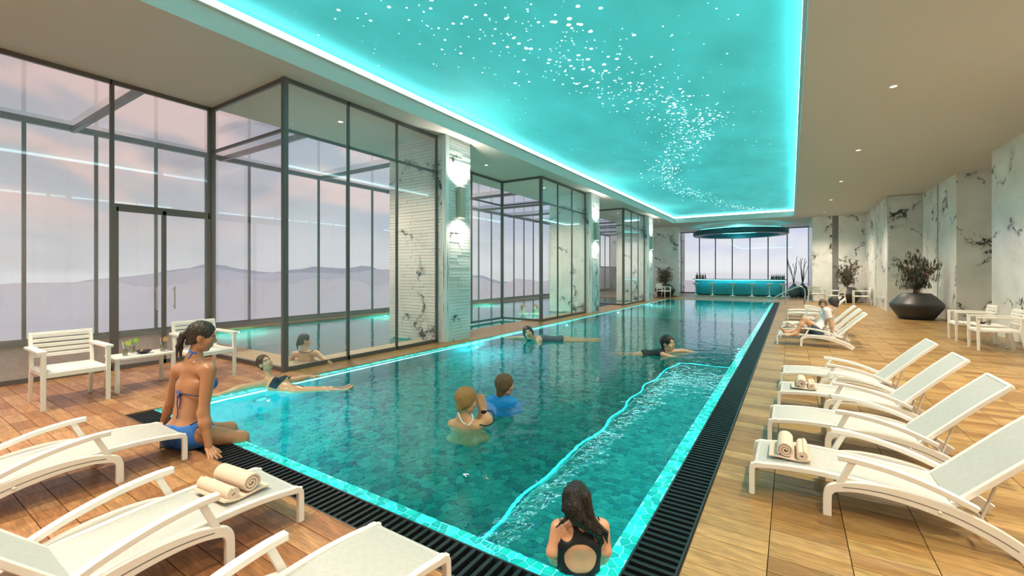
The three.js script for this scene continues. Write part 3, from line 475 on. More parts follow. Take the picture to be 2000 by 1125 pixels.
copyOf(T0, [3.62, 0, -13.65], 0, 'low white table with a dark bowl between the right armchairs');

// drinks and bowls
const clearGlass = new THREE.MeshPhysicalMaterial({ color: lin(245, 250, 250), roughness: 0.02, transmission: 1, thickness: 0, ior: 1.45 });
function drink(x, z, fruit, label, y = 0.46) {
  const t = thing('drinking_glass', label, 'glass', [x, y, z]);
  part('tumbler', lathe([[0, 0.002], [0.03, 0.002], [0.037, 0.16], [0.034, 0.16], [0.028, 0.012], [0, 0.012]], 24), clearGlass, t);
  part('drink', lathe([[0, 0.014], [0.027, 0.014], [0.0315, 0.1], [0, 0.1]], 20), new THREE.MeshPhysicalMaterial({ color: lin(214, 196, 168), roughness: 0.1, transmission: 0.75, thickness: 0 }), t);
  if (fruit) { const s = part('fruit_slice', new THREE.CylinderGeometry(0.034, 0.034, 0.008, 20).rotateX(Math.PI / 2).rotateY(Math.PI / 2 + 0.2).translate(0.002, 0.172, -0.03), M(fruit, 0.5), t); part('peel', new THREE.TorusGeometry(0.034, 0.005, 6, 22).rotateY(Math.PI / 2 + 0.2).translate(0.002, 0.172, -0.03), M(fruit.clone().multiplyScalar(0.65), 0.5), s); }
  part('straw', bar([0.012, 0.02, 0.01], [-0.03, 0.2, 0.02], 0.003), whiteMetal, t);
  return t;
}
drink(-7.62, -2.14, lin(216, 226, 96), 'tall tumbler with a lime slice, nearest the left armchair'); drink(-7.82, -2.28, lin(190, 222, 96), 'tall tumbler with a green lime slice at the back of the drinks table'); drink(-7.62, -2.56, lin(238, 170, 110), 'tall tumbler with an orange slice on the drinks table');
function bowl(pos, label) { const t = thing('bowl', label, 'bowl', pos); part('dish', lathe([[0, 0], [0.04, 0], [0.085, 0.03], [0.095, 0.045], [0.088, 0.045], [0.05, 0.012], [0, 0.01]], 28), M(lin(44, 40, 66), 0.25), t); const R = rng(3); for (let i = 0; i < 7; i++) part('fruit', new THREE.SphereGeometry(0.02, 12, 8).translate((R() - 0.5) * 0.09, 0.032 + 0.01 * R(), (R() - 0.5) * 0.09), M([lin(92, 40, 36), lin(210, 180, 90), lin(60, 44, 70)][i % 3], 0.4), t); return t; }
bowl([-7.68, 0.46, -2.36], 'dark bowl of fruit between the tumblers on the left table'); bowl([3.55, 0.46, -13.75], 'dark bowl on the low table between the right armchairs'); drink(3.6, -13.5, null, 'plain tumbler on the low table between the right armchairs');

// rolled towels
const towelM = M(lin(226, 204, 184), 0.95, { bumpMap: reps(plasterB, 6), bumpScale: 0.004 });
function spiral(r, turns, zl, th = 0.0125) { const P = []; for (let i = 0; i <= 64; i++) { const a = i / 64 * turns * 2 * Math.PI; P.push([Math.cos(a) * mixf(0.008, r, i / 64), Math.sin(a) * mixf(0.008, r, i / 64)]); } return rail(P, th, 0, zl, 64, 0.002, false); }
function towel(label, pos, turn, k, group = 'rolled towels on the loungers') {
  const t = thing('rolled_towel', label, 'towel', pos, turn, group);
  part('large_roll', spiral(0.05, 2.6, 0.3).translate(0.0, 0.068, 0), towelM, t); part('small_roll', spiral(0.034, 2.2, 0.3).translate(0.098, 0.05, 0.005), towelM, t);
  part('base_fold', rail([[-0.1, 0.012], [-0.05, 0.016], [0.02, 0.012], [0.09, 0.012], [0.15, 0.03]], 0.013, 0, 0.31, 16, 0.003), towelM, t);
  t.scale.setScalar(k); return t;
}
towel('peach towel rolled in two on the nearest right lounger', [-0.035, 0.254, -3.84], 0.0, 1.0); towel('small pink-beige towel rolls on the third right lounger', [0.1, 0.256, -6.15], 0, 0.95); towel('cream towel rolled in two on the near-end lounger', [-2.9, 0.256, -1.35], -Math.PI / 2 + 0.1, 1.05);
towel('towel rolls on the lounger behind the person in white', [-0.06, 0.256, -12.8], 0, 1.0);

// ---------------------------------------------------------------- plants
const leafM = [[62, 68, 58], [78, 82, 68], [50, 58, 50], [90, 84, 70]].map((c) => M(lin(...c), 0.5, { side: THREE.DoubleSide }));
function leafShape(l, w) { const g = new THREE.BufferGeometry(), p = [[0, 0, 0], [w, 0.35 * l, 0.02 * l], [0, l, -0.16 * l], [-w, 0.35 * l, 0.02 * l], [0, 0.4 * l, -0.03 * l]]; g.setAttribute('position', new THREE.Float32BufferAttribute(p.flat(), 3)); g.setIndex([0, 1, 4, 1, 2, 4, 2, 3, 4, 3, 0, 4]); g.computeVertexNormals(); return g; }
function pottedBush(label, potLabel, pos, k, seed) {
  const pot = thing('planter', potLabel, 'planter', pos); pot.scale.setScalar(k);
  part('vessel', lathe([[0, 0], [0.44, 0], [0.47, 0.02], [0.6, 0.22], [0.72, 0.42], [0.735, 0.5], [0.7, 0.57], [0.5, 0.8], [0.38, 0.9], [0.34, 0.9], [0.33, 0.86], [0.3, 0.84]], 48), M(lin(58, 57, 58), 0.42), pot); part('soil', new THREE.CircleGeometry(0.32, 24).rotateX(-Math.PI / 2).translate(0, 0.845, 0), M(lin(48, 38, 30), 1), pot);
  const b = thing('bamboo_bush', label, 'plant', [pos[0], pos[1] + 0.85 * k, pos[2]]); b.scale.setScalar(k);
  const R = rng(seed), bins = [[], [], [], []], stems = [];
  for (let s = 0; s < 14; s++) {
    const a = R() * 6.28, lean = 0.15 + 0.5 * R(), H = 0.7 + 0.85 * R(), base = V((R() - 0.5) * 0.2, 0, (R() - 0.5) * 0.2);
    const at = (q) => V(base.x + Math.cos(a) * lean * q * q, q * H, base.z + Math.sin(a) * lean * q * q);
    stems.push(tube([0, 0.25, 0.5, 0.75, 1].map((q) => at(q).toArray()), 0.014, 10, 5));
    for (let i = 0; i < 11; i++) {
      const q = 0.1 + 0.9 * (i + R()) / 11, p = at(q), az = R() * 6.28, len = (0.16 + 0.42 * R()) * (1.15 - 0.45 * q), e = V(p.x + Math.cos(az) * len, p.y + 0.06 * R() + 0.03, p.z + Math.sin(az) * len);
      stems.push(bar(p.toArray(), e.toArray(), 0.005, 0.002, 4));
      for (let m = 0; m < 6; m++) { const f = 0.4 + 0.6 * m / 5, c = p.clone().lerp(e, f), g = leafShape(0.13 + 0.09 * R(), 0.019), yaw = az - Math.PI / 2 + (R() - 0.5) * 2.4; g.rotateX(-1.25 - 0.6 * R() + 2.6).rotateX(-0.9).rotateY(-yaw).translate(c.x, c.y, c.z); bins[Math.floor(R() * 4)].push(g); }
    }
  }
  part('stems', merge(stems), M(lin(132, 84, 64), 0.7), b); bins.forEach((g, i) => { part('foliage', merge(g), leafM[i], b).userData.kind = 'stuff'; });
}
pottedBush('feathery dark bamboo bush in the large planter by the right wall', 'big faceted black planter standing by the right marble wall', [3.62, 0, -20.1], 0.98, 21);
pottedBush('feathery bush at the far right, in front of the dark wall joint', 'dark planter at the far right between the small armchairs', [2.45, 0, -29.1], 0.9, 22);
pottedBush('feathery bush at the far left beside the bar recess', 'dark planter at the far left beside the bar recess', [-7.15, 0, -30.2], 0.9, 23);

// ---------------------------------------------------------------- bar
{
  const b = thing('bar_counter', 'curved bar with a turquoise front lit from below its dark top', 'bar', [-3.1, 0, -33.4]);
  const arc = (r, n = 32, half = 2.75) => { const P = []; for (let i = 0; i <= n; i++) { const x = mixf(-half, half, i / n); P.push(V(x, 0, Math.sqrt(r * r - x * x) - r)); } return P; };
  const wallOf = (P, y0, y1, th) => { const s = new THREE.Shape([...P.map((p) => new THREE.Vector2(p.x, -p.z)), ...P.slice().reverse().map((p) => new THREE.Vector2(p.x, -p.z + th))]); return new THREE.ExtrudeGeometry(s, { depth: y1 - y0, bevelEnabled: false }).rotateX(-Math.PI / 2).translate(0, y0, 0); };
  const P = arc(14);
  const onyx = tex(512, 128, (u, v) => { const a = Math.abs(fbm2(u * 11, v * 0.8, 4)), k = 0.4 * clamp(1 - a * 3), s = clamp(0.55 + 0.6 * fbm2(u * 7 + 3, v * 0.6, 4)); return [30 + 20 * k * s, 140 + 24 * k * s, 152 + 22 * k * s]; });                      // turquoise onyx, faintly veined
  const fg = wallOf(P, 0.08, 1.06, 0.06), uv = fg.attributes.uv, ps = fg.attributes.position; for (let i = 0; i < uv.count; i++) uv.setXY(i, ps.getX(i) / 5.5, ps.getY(i) / 1.1);
  part('front_panel', fg, M(0xffffff, 0.2, { map: onyx }), b);
  part('plinth', wallOf(P.map((p) => V(p.x * 0.985, 0, p.z - 0.04)), 0, 0.08, 0.05), black, b);
  part('counter_top', wallOf(arc(14, 32, 2.88).map((p) => V(p.x, 0, p.z + 0.12)), 1.09, 1.14, 0.62), M(lin(44, 50, 54), 0.2), b);
  part('light_strip', wallOf(P.map((p) => V(p.x, 0, p.z + 0.015)), 1.06, 1.088, 0.02), M(0xffffff, 0.5, { emissive: lin(140, 250, 250), emissiveIntensity: 4 }), b);
  const la = new THREE.RectAreaLight(lin(150, 245, 250), 30, 5.4, 0.05); la.position.set(-3.1, 1.06, -33.3); la.lookAt(-3.1, 0.1, -33.36); scene.add(la);
  part('back_shelf', bx(-2.7, 2.7, 0, 0.9, -1.3, -0.9), M(lin(60, 66, 70), 0.4), b);
  const stoolProto = thing('bar_stool', 'white trumpet-shaped stool at the left end of the bar', 'stool', [0, 0, 0], 0, 'white stools along the bar');
  part('seat', lathe([[0, 0.74], [0.05, 0.745], [0.15, 0.78], [0.2, 0.86], [0.19, 0.865], [0.14, 0.8], [0, 0.775]], 24), whiteMetal, stoolProto);
  part('stem', lathe([[0.2, 0.0], [0.2, 0.012], [0.06, 0.05], [0.03, 0.16], [0.026, 0.5], [0.04, 0.68], [0.09, 0.76]], 24), whiteMetal, stoolProto); part('footrest', new THREE.TorusGeometry(0.12, 0.01, 6, 24, Math.PI).rotateX(Math.PI / 2).translate(0, 0.28, 0), steel, stoolProto);
  const sx = [-5.75, -4.62, -3.35, -2.2, -1.2, -0.45], sl = ['white trumpet-shaped stool at the left end of the bar', 'second white stool from the left at the bar', 'third white stool from the left, before the bar middle', 'third white stool from the right at the bar', 'second white stool from the right at the bar', 'white stool at the right end of the bar, by the vases'];
  sx.forEach((x, i) => { const X = x + 3.1, z = -33.4 + Math.sqrt(196 - X * X) - 14 + 0.42; if (!i) stoolProto.position.set(x, 0, z); else copyOf(stoolProto, [x, 0, z], 0, sl[i]); });
  const ORD = ['first', 'second', 'third', 'fourth', 'fifth', 'sixth', 'seventh', 'eighth'];
  const R = rng(61), bt = (x, z, h, c, label, g) => { const t = thing('bottle', label, 'bottle', [x, 1.14, z], 0, g); part('flask', lathe([[0, 0], [0.045, 0], [0.048, 0.02], [0.048, h * 0.55], [0.018, h * 0.75], [0.016, h], [0, h]], 14), M(c, 0.2), t); part('cap', new THREE.CylinderGeometry(0.018, 0.018, 0.03, 10).translate(0, h, 0), black, t); };
  for (let i = 0; i < 7; i++) bt(-5.8 + i * 0.1, -33.85 + (i % 2) * 0.14, 0.34 + 0.12 * R(), [lin(150, 120, 96), lin(92, 84, 80), lin(178, 160, 150)][i % 3], `${ORD[i]} bottle from the left in the cluster on the left end of the bar`, 'bottles on the left end of the bar');
  for (let i = 0; i < 8; i++) bt(-1.1 + i * 0.1, -33.8 + (i % 2) * 0.14, 0.26 + 0.1 * R(), [lin(44, 84, 80), lin(60, 70, 72), lin(120, 160, 156)][i % 3], `${ORD[i]} bottle from the left in the cluster on the right end of the bar`, 'bottles on the right end of the bar');
  // ring lamp
  const r = thing('ring_chandelier', 'wide dark teal ring hanging above the bar', 'chandelier', [-2.95, 4.2, -32.8]);
  const ringG = lathe([[2.35, -0.14], [2.8, -0.14], [2.84, -0.1], [2.84, 0.16], [2.78, 0.2], [2.4, 0.2], [2.35, 0.16], [2.35, -0.14]], 72);
  part('ring_body', ringG, M(lin(40, 92, 104), 0.35, { metalness: 0.4 }), r);
  part('light_strip', new THREE.TorusGeometry(2.55, 0.03, 8, 72).rotateX(Math.PI / 2).translate(0, 0.22, 0), M(0xffffff, 0.5, { emissive: lin(90, 240, 240), emissiveIntensity: 5 }), r);
  for (let i = 0; i < 6; i++) { const a = i * Math.PI / 3 + 0.3; part('suspension_cable', bar([Math.cos(a) * 2.6, 0.2, Math.sin(a) * 2.6], [Math.cos(a) * 2.6, 0.54, Math.sin(a) * 2.6], 0.008, 0.008, 6), steel, r); }
  const rp = new THREE.PointLight(lin(90, 240, 240), 5, 0, 2); rp.position.set(-2.95, 4.5, -32.8); rp.shadow.radius = 8; rp.castShadow = true; scene.add(rp);
  // vases with twigs
  [[0.15, -33.6, 'dark round floor vase with bare twigs, nearer the bar end'], [0.62, -34.1, 'dark round floor vase with bare twigs, nearer the right wall']].forEach(([x, z, l], k) => {
    const v = thing('floor_vase', l, 'vase', [x, 0, z]); part('vessel', lathe([[0, 0], [0.2, 0], [0.32, 0.2], [0.35, 0.42], [0.24, 0.66], [0.1, 0.78], [0.12, 0.86], [0.1, 0.86], [0.08, 0.78], [0, 0.7]], 32), M(lin(104, 112, 116), 0.35), v);
    const t = thing('twigs', l.replace('dark round floor vase with bare twigs', 'bundle of tall bare twigs in the vase'), 'twigs', [x, 0.75, z]); for (let i = 0; i < 6; i++) { const a = R() * 6.28, m = 0.12 + 0.3 * R(), h = 1.3 + 0.6 * R(); part('twig', tube([[0, -0.03, 0], [Math.cos(a) * m * 0.3, h * 0.4, Math.sin(a) * m * 0.3], [Math.cos(a + 0.3) * m * 0.8, h * 0.75, Math.sin(a) * m * 0.7], [Math.cos(a) * m, h, Math.sin(a) * m]], 0.016, 14, 5), M(lin(104, 92, 84), 0.8), t); }
  });
  // stainless handrail into the pool
  const h = thing('pool_handrail', 'stainless handrail of the pool steps near the bar', 'handrail', [0, 0, 0]);
  for (const z of [-25.6, -26.3]) part('rail', tube([[0.55, 0, z], [0.55, 0.75, z], [0.42, 0.9, z], [0.2, 0.86, z], [-0.9, 0.2, z], [-1.5, -0.25, z]], 0.026, 40, 8), steel, h);
  part('post', bar([-0.25, 0, -25.6], [-0.25, 0.6, -25.6], 0.02), steel, h); part('post', bar([-0.25, 0, -26.3], [-0.25, 0.6, -26.3], 0.02), steel, h);
}

// ---------------------------------------------------------------- people: smooth-joined tapered bones, meshed with surface nets
function netMesh(f, lo, hi, cell, colorOf) {
  const n = [0, 1, 2].map((i) => Math.max(2, Math.ceil((hi[i] - lo[i]) / cell) + 1)), [nx, ny, nz] = n, val = new Float32Array(nx * ny * nz), B = 6, R = cell * B * 0.9 + cell * 2;
  for (let k0 = 0; k0 < nz; k0 += B) for (let j0 = 0; j0 < ny; j0 += B) for (let i0 = 0; i0 < nx; i0 += B) {
    const c = f(lo[0] + (i0 + B / 2) * cell, lo[1] + (j0 + B / 2) * cell, lo[2] + (k0 + B / 2) * cell), skip = Math.abs(c) > R * 1.25;
    for (let k = k0; k < Math.min(nz, k0 + B); k++) for (let j = j0; j < Math.min(ny, j0 + B); j++) for (let i = i0; i < Math.min(nx, i0 + B); i++) val[(k * ny + j) * nx + i] = skip ? c : f(lo[0] + i * cell, lo[1] + j * cell, lo[2] + k * cell);
  }
  const idx = new Int32Array(nx * ny * nz).fill(-1), pos = [], tri = [], at = (i, j, k) => (k * ny + j) * nx + i;
  for (let k = 0; k < nz - 1; k++) for (let j = 0; j < ny - 1; j++) for (let i = 0; i < nx - 1; i++) {
    let m = 0; const v = []; for (let c = 0; c < 8; c++) { const q = val[at(i + (c & 1), j + (c >> 1 & 1), k + (c >> 2))]; v.push(q); if (q < 0) m |= 1 << c; }
    if (!m || m === 255) continue;
    let x = 0, y = 0, z = 0, s = 0;
    for (let a = 0; a < 8; a++) for (const b of [1, 2, 4]) { if (a & b) continue; const e = a | b, va = v[a], vb = v[e]; if (va < 0 === vb < 0) continue; const t = va / (va - vb); x += (a & 1) + (b === 1 ? t : 0); y += (a >> 1 & 1) + (b === 2 ? t : 0); z += (a >> 2) + (b === 4 ? t : 0); s++; }
    idx[at(i, j, k)] = pos.length / 3; pos.push(lo[0] + (i + x / s) * cell, lo[1] + (j + y / s) * cell, lo[2] + (k + z / s) * cell);
  }
  const quad = (a, b, c, d, flip) => { if (a < 0 || b < 0 || c < 0 || d < 0) return; flip ? tri.push(a, c, b, a, d, c) : tri.push(a, b, c, a, c, d); };
  for (let k = 1; k < nz - 1; k++) for (let j = 1; j < ny - 1; j++) for (let i = 1; i < nx - 1; i++) {
    const v = val[at(i, j, k)] < 0;
    if (v !== val[at(i + 1, j, k)] < 0) quad(idx[at(i, j - 1, k - 1)], idx[at(i, j, k - 1)], idx[at(i, j, k)], idx[at(i, j - 1, k)], !v);
    if (v !== val[at(i, j + 1, k)] < 0) quad(idx[at(i - 1, j, k - 1)], idx[at(i - 1, j, k)], idx[at(i, j, k)], idx[at(i, j, k - 1)], !v);
    if (v !== val[at(i, j, k + 1)] < 0) quad(idx[at(i - 1, j - 1, k)], idx[at(i, j - 1, k)], idx[at(i, j, k)], idx[at(i - 1, j, k)], !v);
  }
  const g = new THREE.BufferGeometry(); g.setAttribute('position', new THREE.Float32BufferAttribute(pos, 3)); g.setIndex(tri);
  const nor = new Float32Array(pos.length), e = cell * 0.4;
  for (let i = 0; i < pos.length; i += 3) { const [x, y, z] = [pos[i], pos[i + 1], pos[i + 2]], a = f(x + e, y, z) - f(x - e, y, z), b = f(x, y + e, z) - f(x, y - e, z), c = f(x, y, z + e) - f(x, y, z - e), l = Math.hypot(a, b, c) || 1; nor[i] = a / l; nor[i + 1] = b / l; nor[i + 2] = c / l; }
  g.setAttribute('normal', new THREE.BufferAttribute(nor, 3));
  if (colorOf) { const col = new Float32Array(pos.length); for (let i = 0; i < pos.length; i += 3) { const c = colorOf(pos[i], pos[i + 1], pos[i + 2]); col[i] = c[0]; col[i + 1] = c[1]; col[i + 2] = c[2]; } g.setAttribute('color', new THREE.BufferAttribute(col, 3)); }
  return g;
}
const smin = (a, b, k) => { const h = Math.max(k - Math.abs(a - b), 0) / k; return Math.min(a, b) - h * h * k * 0.25; };
const smax = (a, b, k) => -smin(-a, -b, k);
function cap(a, b, ra, rb = ra) { const dx = b[0] - a[0], dy = b[1] - a[1], dz = b[2] - a[2], q = dx * dx + dy * dy + dz * dz || 1e-9; const f = (x, y, z) => { const px = x - a[0], py = y - a[1], pz = z - a[2], t = clamp((px * dx + py * dy + pz * dz) / q); return Math.hypot(px - dx * t, py - dy * t, pz - dz * t) - (ra + (rb - ra) * t); }; f.box = [[0, 1, 2].map((i) => Math.min(a[i] - ra, b[i] - rb)), [0, 1, 2].map((i) => Math.max(a[i] + ra, b[i] + rb))]; return f; }
const ell = (c, r) => (x, y, z) => { const a = (x - c[0]) / r[0], b = (y - c[1]) / r[1], d = (z - c[2]) / r[2], k0 = Math.hypot(a, b, d), k1 = Math.hypot(a / r[0], b / r[1], d / r[2]) || 1e-6; return k0 < 1e-4 ? -Math.min(...r) : k0 * (k0 - 1) / k1; };
const add = (a, b, k = 1) => [a[0] + b[0] * k, a[1] + b[1] * k, a[2] + b[2] * k], sub = (a, b) => [a[0] - b[0], a[1] - b[1], a[2] - b[2]], len = (a) => Math.hypot(...a), unit = (a) => { const l = len(a) || 1; return a.map((v) => v / l); }, cross = (a, b) => [a[1] * b[2] - a[2] * b[1], a[2] * b[0] - a[0] * b[2], a[0] * b[1] - a[1] * b[0]], dot = (a, b) => a[0] * b[0] + a[1] * b[1] + a[2] * b[2], mid = (a, b, t = 0.5) => [0, 1, 2].map((i) => mixf(a[i], b[i], t));
function unionOf(list, k) { return (x, y, z) => { let d = 1e3; for (const f of list) d = smin(d, f(x, y, z), k); return d; }; }
function boxOf(list, pad) { const lo = [1e3, 1e3, 1e3], hi = [-1e3, -1e3, -1e3]; for (const f of list) for (let i = 0; i < 3; i++) { lo[i] = Math.min(lo[i], f.box[0][i] - pad); hi[i] = Math.max(hi[i], f.box[1][i] + pad); } return [lo, hi]; }
// a hand with palm, four unequal bent fingers and a thumb; d points along the fingers, n out of the palm, side towards the thumb
function handBones(w, d, n, S, curl = 0.25, spread = 0.08, thumbOut = 0.7, flip = 1) {
  d = unit(d); let side = unit(cross(n, d)); n = unit(cross(d, side)); side = side.map((v) => v * flip); const L = [];
  const P = (a, b, c) => add(add(add(w, d, a * S), side, b * S), n, c * S);
  [[0.028, 0.078, 0.9], [0.0095, 0.084, 1], [-0.0095, 0.08, 0.94], [-0.027, 0.072, 0.76]].forEach(([o, kn, fl], i) => {
    L.push(cap(P(-0.005, o * 0.6, 0), P(kn, o, 0), 0.0135 * S, 0.0108 * S));
    let p = P(kn, o, 0), ang = curl * 0.5, out = spread * (1.5 - i);
    for (const [l, r0, r1] of [[0.043, 0.0098, 0.0088], [0.027, 0.0088, 0.0078], [0.021, 0.0078, 0.0066]]) { const dir = unit(add(add(d.map((v) => v * Math.cos(ang)), n, Math.sin(ang)), side, out)), q = add(p, dir, l * fl * S); L.push(cap(p, q, r0 * S, r1 * S)); p = q; ang += curl; }
  });
  const t0 = P(0.014, 0.022, 0.004), t1 = P(0.05, 0.022 + 0.03 * thumbOut, 0.012), t2 = P(0.078, 0.024 + 0.042 * thumbOut, 0.016); L.push(cap(t0, t1, 0.0145 * S, 0.0108 * S), cap(t1, t2, 0.0108 * S, 0.008 * S));
  return L;
}
function headField(lo) { // in head space: y up, z out of the face, metres; returns the skin and the skull fields
  const skull = ell([0, 0.034, -0.012], [0.073, 0.088, 0.094]), list = [[skull, 0.02], [ell([0, -0.032, 0.03], [0.056, 0.082, 0.062]), 0.03], [cap([-0.028, -0.075, 0.012], [0.028, -0.075, 0.012], 0.028), 0.025], [ell([0, -0.096, 0.052], [0.024, 0.02, 0.022]), 0.02], [cap([0, 0.014, 0.086], [0, -0.026, 0.104], 0.007, 0.0115), 0.012], [cap([-0.011, -0.03, 0.093], [0.011, -0.03, 0.093], 0.008), 0.008], [cap([-0.034, 0.026, 0.078], [0.034, 0.026, 0.078], 0.011), 0.012], [cap([-0.016, -0.057, 0.084], [0.016, -0.057, 0.084], 0.0075), 0.008], [cap([-0.013, -0.067, 0.083], [0.013, -0.067, 0.083], 0.008), 0.008], [ell([0.073, -0.008, -0.004], [0.01, 0.03, 0.019]), 0.008], [ell([-0.073, -0.008, -0.004], [0.01, 0.03, 0.019]), 0.008], [ell([0.036, -0.03, 0.062], [0.024, 0.022, 0.02]), 0.02], [ell([-0.036, -0.03, 0.062], [0.024, 0.022, 0.02]), 0.02]];
  const s1 = ell([0.03, 0.006, 0.098], [0.021, 0.013, 0.018]), s2 = ell([-0.03, 0.006, 0.098], [0.021, 0.013, 0.018]), e1 = ell([0.03, 0.006, 0.075], [0.0125, 0.0125, 0.0125]), e2 = ell([-0.03, 0.006, 0.075], [0.0125, 0.0125, 0.0125]), mouth = cap([-0.018, -0.062, 0.094], [0.018, -0.062, 0.094], 0.0022);
  const skin = (x, y, z) => { let d = 1; for (const [f, k] of list) d = smin(d, f(x, y, z), k); d = smax(d, -s1(x, y, z), 0.012); d = smax(d, -s2(x, y, z), 0.012); d = smax(d, -mouth(x, y, z), 0.003); return Math.min(d, e1(x, y, z), e2(x, y, z)); };
  return { skull, skin };
}
const HEAD = headField();
function faceColor(x, y, z, skin, hairC) {
  if (z > 0.05) {
    const ex = Math.abs(x) - 0.03, ey = y - 0.006;
    if (Math.hypot(ex, ey) < 0.0052 && z > 0.078) return [0.03, 0.025, 0.02];
    if (Math.hypot(ex * 0.8, ey * 1.7) < 0.0105 && z > 0.078) return [0.72, 0.7, 0.68];
    if (Math.hypot(ex * 0.7, (ey - 0.008) * 3) < 0.012 && z > 0.074 && ey > 0.004 && ey < 0.011) return [skin[0] * 0.25, skin[1] * 0.2, skin[2] * 0.2];
    if (Math.abs(ex) < 0.018 && Math.abs(y - 0.029 + ex * ex * 14) < 0.0035) return mix3(hairC, skin, 0.25);
    if (Math.abs(x) < 0.022 && Math.abs(y + 0.0622) < 0.0125 - x * x * 14 && z > 0.078) return [skin[0] * 0.86, skin[1] * 0.48, skin[2] * 0.48];
  }
  return skin;
}
function person(o) {
  const D = 850 * 1.6 / (o.base[1] - 532), S = o.S, yaw = 32.685 * Math.PI / 180;
  const loc = (px, py, dd = 0) => { const q = D + dd; return [((px - 1000) * q - (o.base[0] - 1000) * D) / 850, 1.6 - (py - 532) * q / 850, -dd]; };
  const x = (o.base[0] - 1000) * D / 850, wx = x * Math.cos(yaw) - D * Math.sin(yaw), wz = -x * Math.sin(yaw) - D * Math.cos(yaw);
  const t = thing('person', o.label, 'person', [wx, 0, wz], yaw);
  const J = {}; for (const k in o.J) J[k] = loc(...o.J[k]);
  const lin3 = (c) => lin(...c).toArray(), skin = lin3(o.skin), hairC = lin3(o.hair);
  // torso
  const lat = unit(sub(J.shL, J.shR)), L = [], c0 = J.chest ?? mid(mid(J.shL, J.shR), J.pelvis, 0.3), wa = J.waist ?? mid(c0, J.pelvis, 0.6), hl = unit(sub(J.hipL ?? J.shL, J.hipR ?? J.shR)), hipL = J.hipL ?? add(J.pelvis, lat, 0.09 * S), hipR = J.hipR ?? add(J.pelvis, lat, -0.09 * S), sp = unit(sub(mid(J.shL, J.shR), J.pelvis)), front = unit(cross(lat, sp));
  const W = o.broad ?? 1;
  for (const s of [-1, 1]) L.push(cap(add(c0, lat, s * 0.07 * S * W), add(wa, mid(lat, hl), s * 0.052 * S * W), 0.088 * S, 0.073 * S), cap(add(wa, mid(lat, hl), s * 0.052 * S * W), add(J.pelvis, hl, s * 0.066 * S * W), 0.073 * S, 0.098 * S));
  L.push(cap(add(J.shL, lat, -0.045 * S), add(J.shR, lat, 0.045 * S), 0.055 * S), cap(mid(J.shL, J.shR), c0, 0.075 * S, 0.09 * S));
  L.push(cap(J.neck, add(mid(J.shL, J.shR), lat, 0.09 * S), 0.047 * S, 0.044 * S), cap(J.neck, add(mid(J.shL, J.shR), lat, -0.09 * S), 0.047 * S, 0.044 * S));
  L.push(cap(c0, J.pelvis, 0.08 * S, 0.08 * S));
  if (o.bust) for (const s of [-1, 1]) { const q = add(add(c0, lat, s * 0.072 * S), front, 0.075 * S); L.push(cap(q, add(q, front, 0.015 * S), 0.056 * S, 0.046 * S)); }
  if (o.seat) for (const s of [-1, 1]) { const q = add(add(J.pelvis, hl, s * 0.07 * S), front, -0.03 * S); L.push(cap(q, add(q, sp, -0.03 * S), 0.1 * S)); }
  for (const s of ['L', 'R']) {
    const sh = J['sh' + s], el = J['el' + s], wr = J['wr' + s]; if (!el) { L.push(cap(sh, add(sh, sp, -0.12 * S), 0.05 * S, 0.042 * S)); continue; }
    const ml = mid(el, wr, 0.3); L.push(cap(sh, el, 0.052 * S, 0.036 * S), cap(el, ml, 0.036 * S, 0.038 * S), cap(ml, wr, 0.038 * S, 0.025 * S));
    const kn = J['kn' + s], an = J['an' + s], hp = s === 'L' ? hipL : hipR; if (kn) { const ca = mid(kn, an, 0.35); L.push(cap(hp, kn, 0.088 * S, 0.055 * S), cap(kn, ca, 0.054 * S, 0.054 * S), cap(ca, an, 0.054 * S, 0.036 * S)); const to = J['to' + s]; if (to) L.push(cap(an, to, 0.036 * S, 0.024 * S), cap(an, add(an, sub(an, to), 0.25), 0.036 * S, 0.034 * S)); }
  }
  // head frame
  const fw = unit(o.face), rt = unit(cross(o.up ?? [0, 1, 0], fw)), up = cross(fw, rt), hc = J.head, HS = S * (o.headScale ?? 1);
  L.push(cap(J.neck, add(add(hc, up, -0.06 * HS), fw, -0.012 * HS), 0.052 * S, 0.046 * HS));
  const toHead = (X, Y, Z) => { const q = [X - hc[0], Y - hc[1], Z - hc[2]]; return [dot(q, rt) / HS, dot(q, up) / HS, dot(q, fw) / HS]; }, fromHead = (a, b, c) => add(add(add(hc, rt, a * HS), up, b * HS), fw, c * HS);
  const body = unionOf(L, 0.035 * S), cell = o.cell ?? 0.012, [lo, hi] = boxOf(L, cell * 2 + 0.02);
  const geos = [netMesh(body, lo, hi, cell, () => skin)];
  const hf = (X, Y, Z) => { const [a, b, c] = toHead(X, Y, Z); return HEAD.skin(a, b, c) * HS; }, hr = 0.15 * HS, hcell = o.hcell ?? 0.005;
  geos.push(netMesh(hf, hc.map((v) => v - hr), hc.map((v) => v + hr), hcell, (X, Y, Z) => faceColor(...toHead(X, Y, Z), skin, hairC)));
  for (const s of ['L', 'R']) if (o['hand' + s]) { const h = o['hand' + s], B = handBones(J['wr' + s], h.d, h.n, S * 0.95, h.curl, h.spread, h.thumb ?? 0.8, h.flip ?? (s === 'L' ? 1 : -1)), [a, b] = boxOf(B, 0.012); geos.push(netMesh(unionOf(B, 0.006 * S), a, b, o.handCell ?? 0.004, () => skin)); }
  for (const g of geos) if (!g.attributes.uv) g.setAttribute('uv', new THREE.Float32BufferAttribute(new Float32Array(g.attributes.position.count * 2), 2));
  part('body', mergeGeometries(geos), new THREE.MeshPhysicalMaterial({ color: 0xffffff, vertexColors: true, roughness: o.wet ? 0.32 : 0.5 }), t);
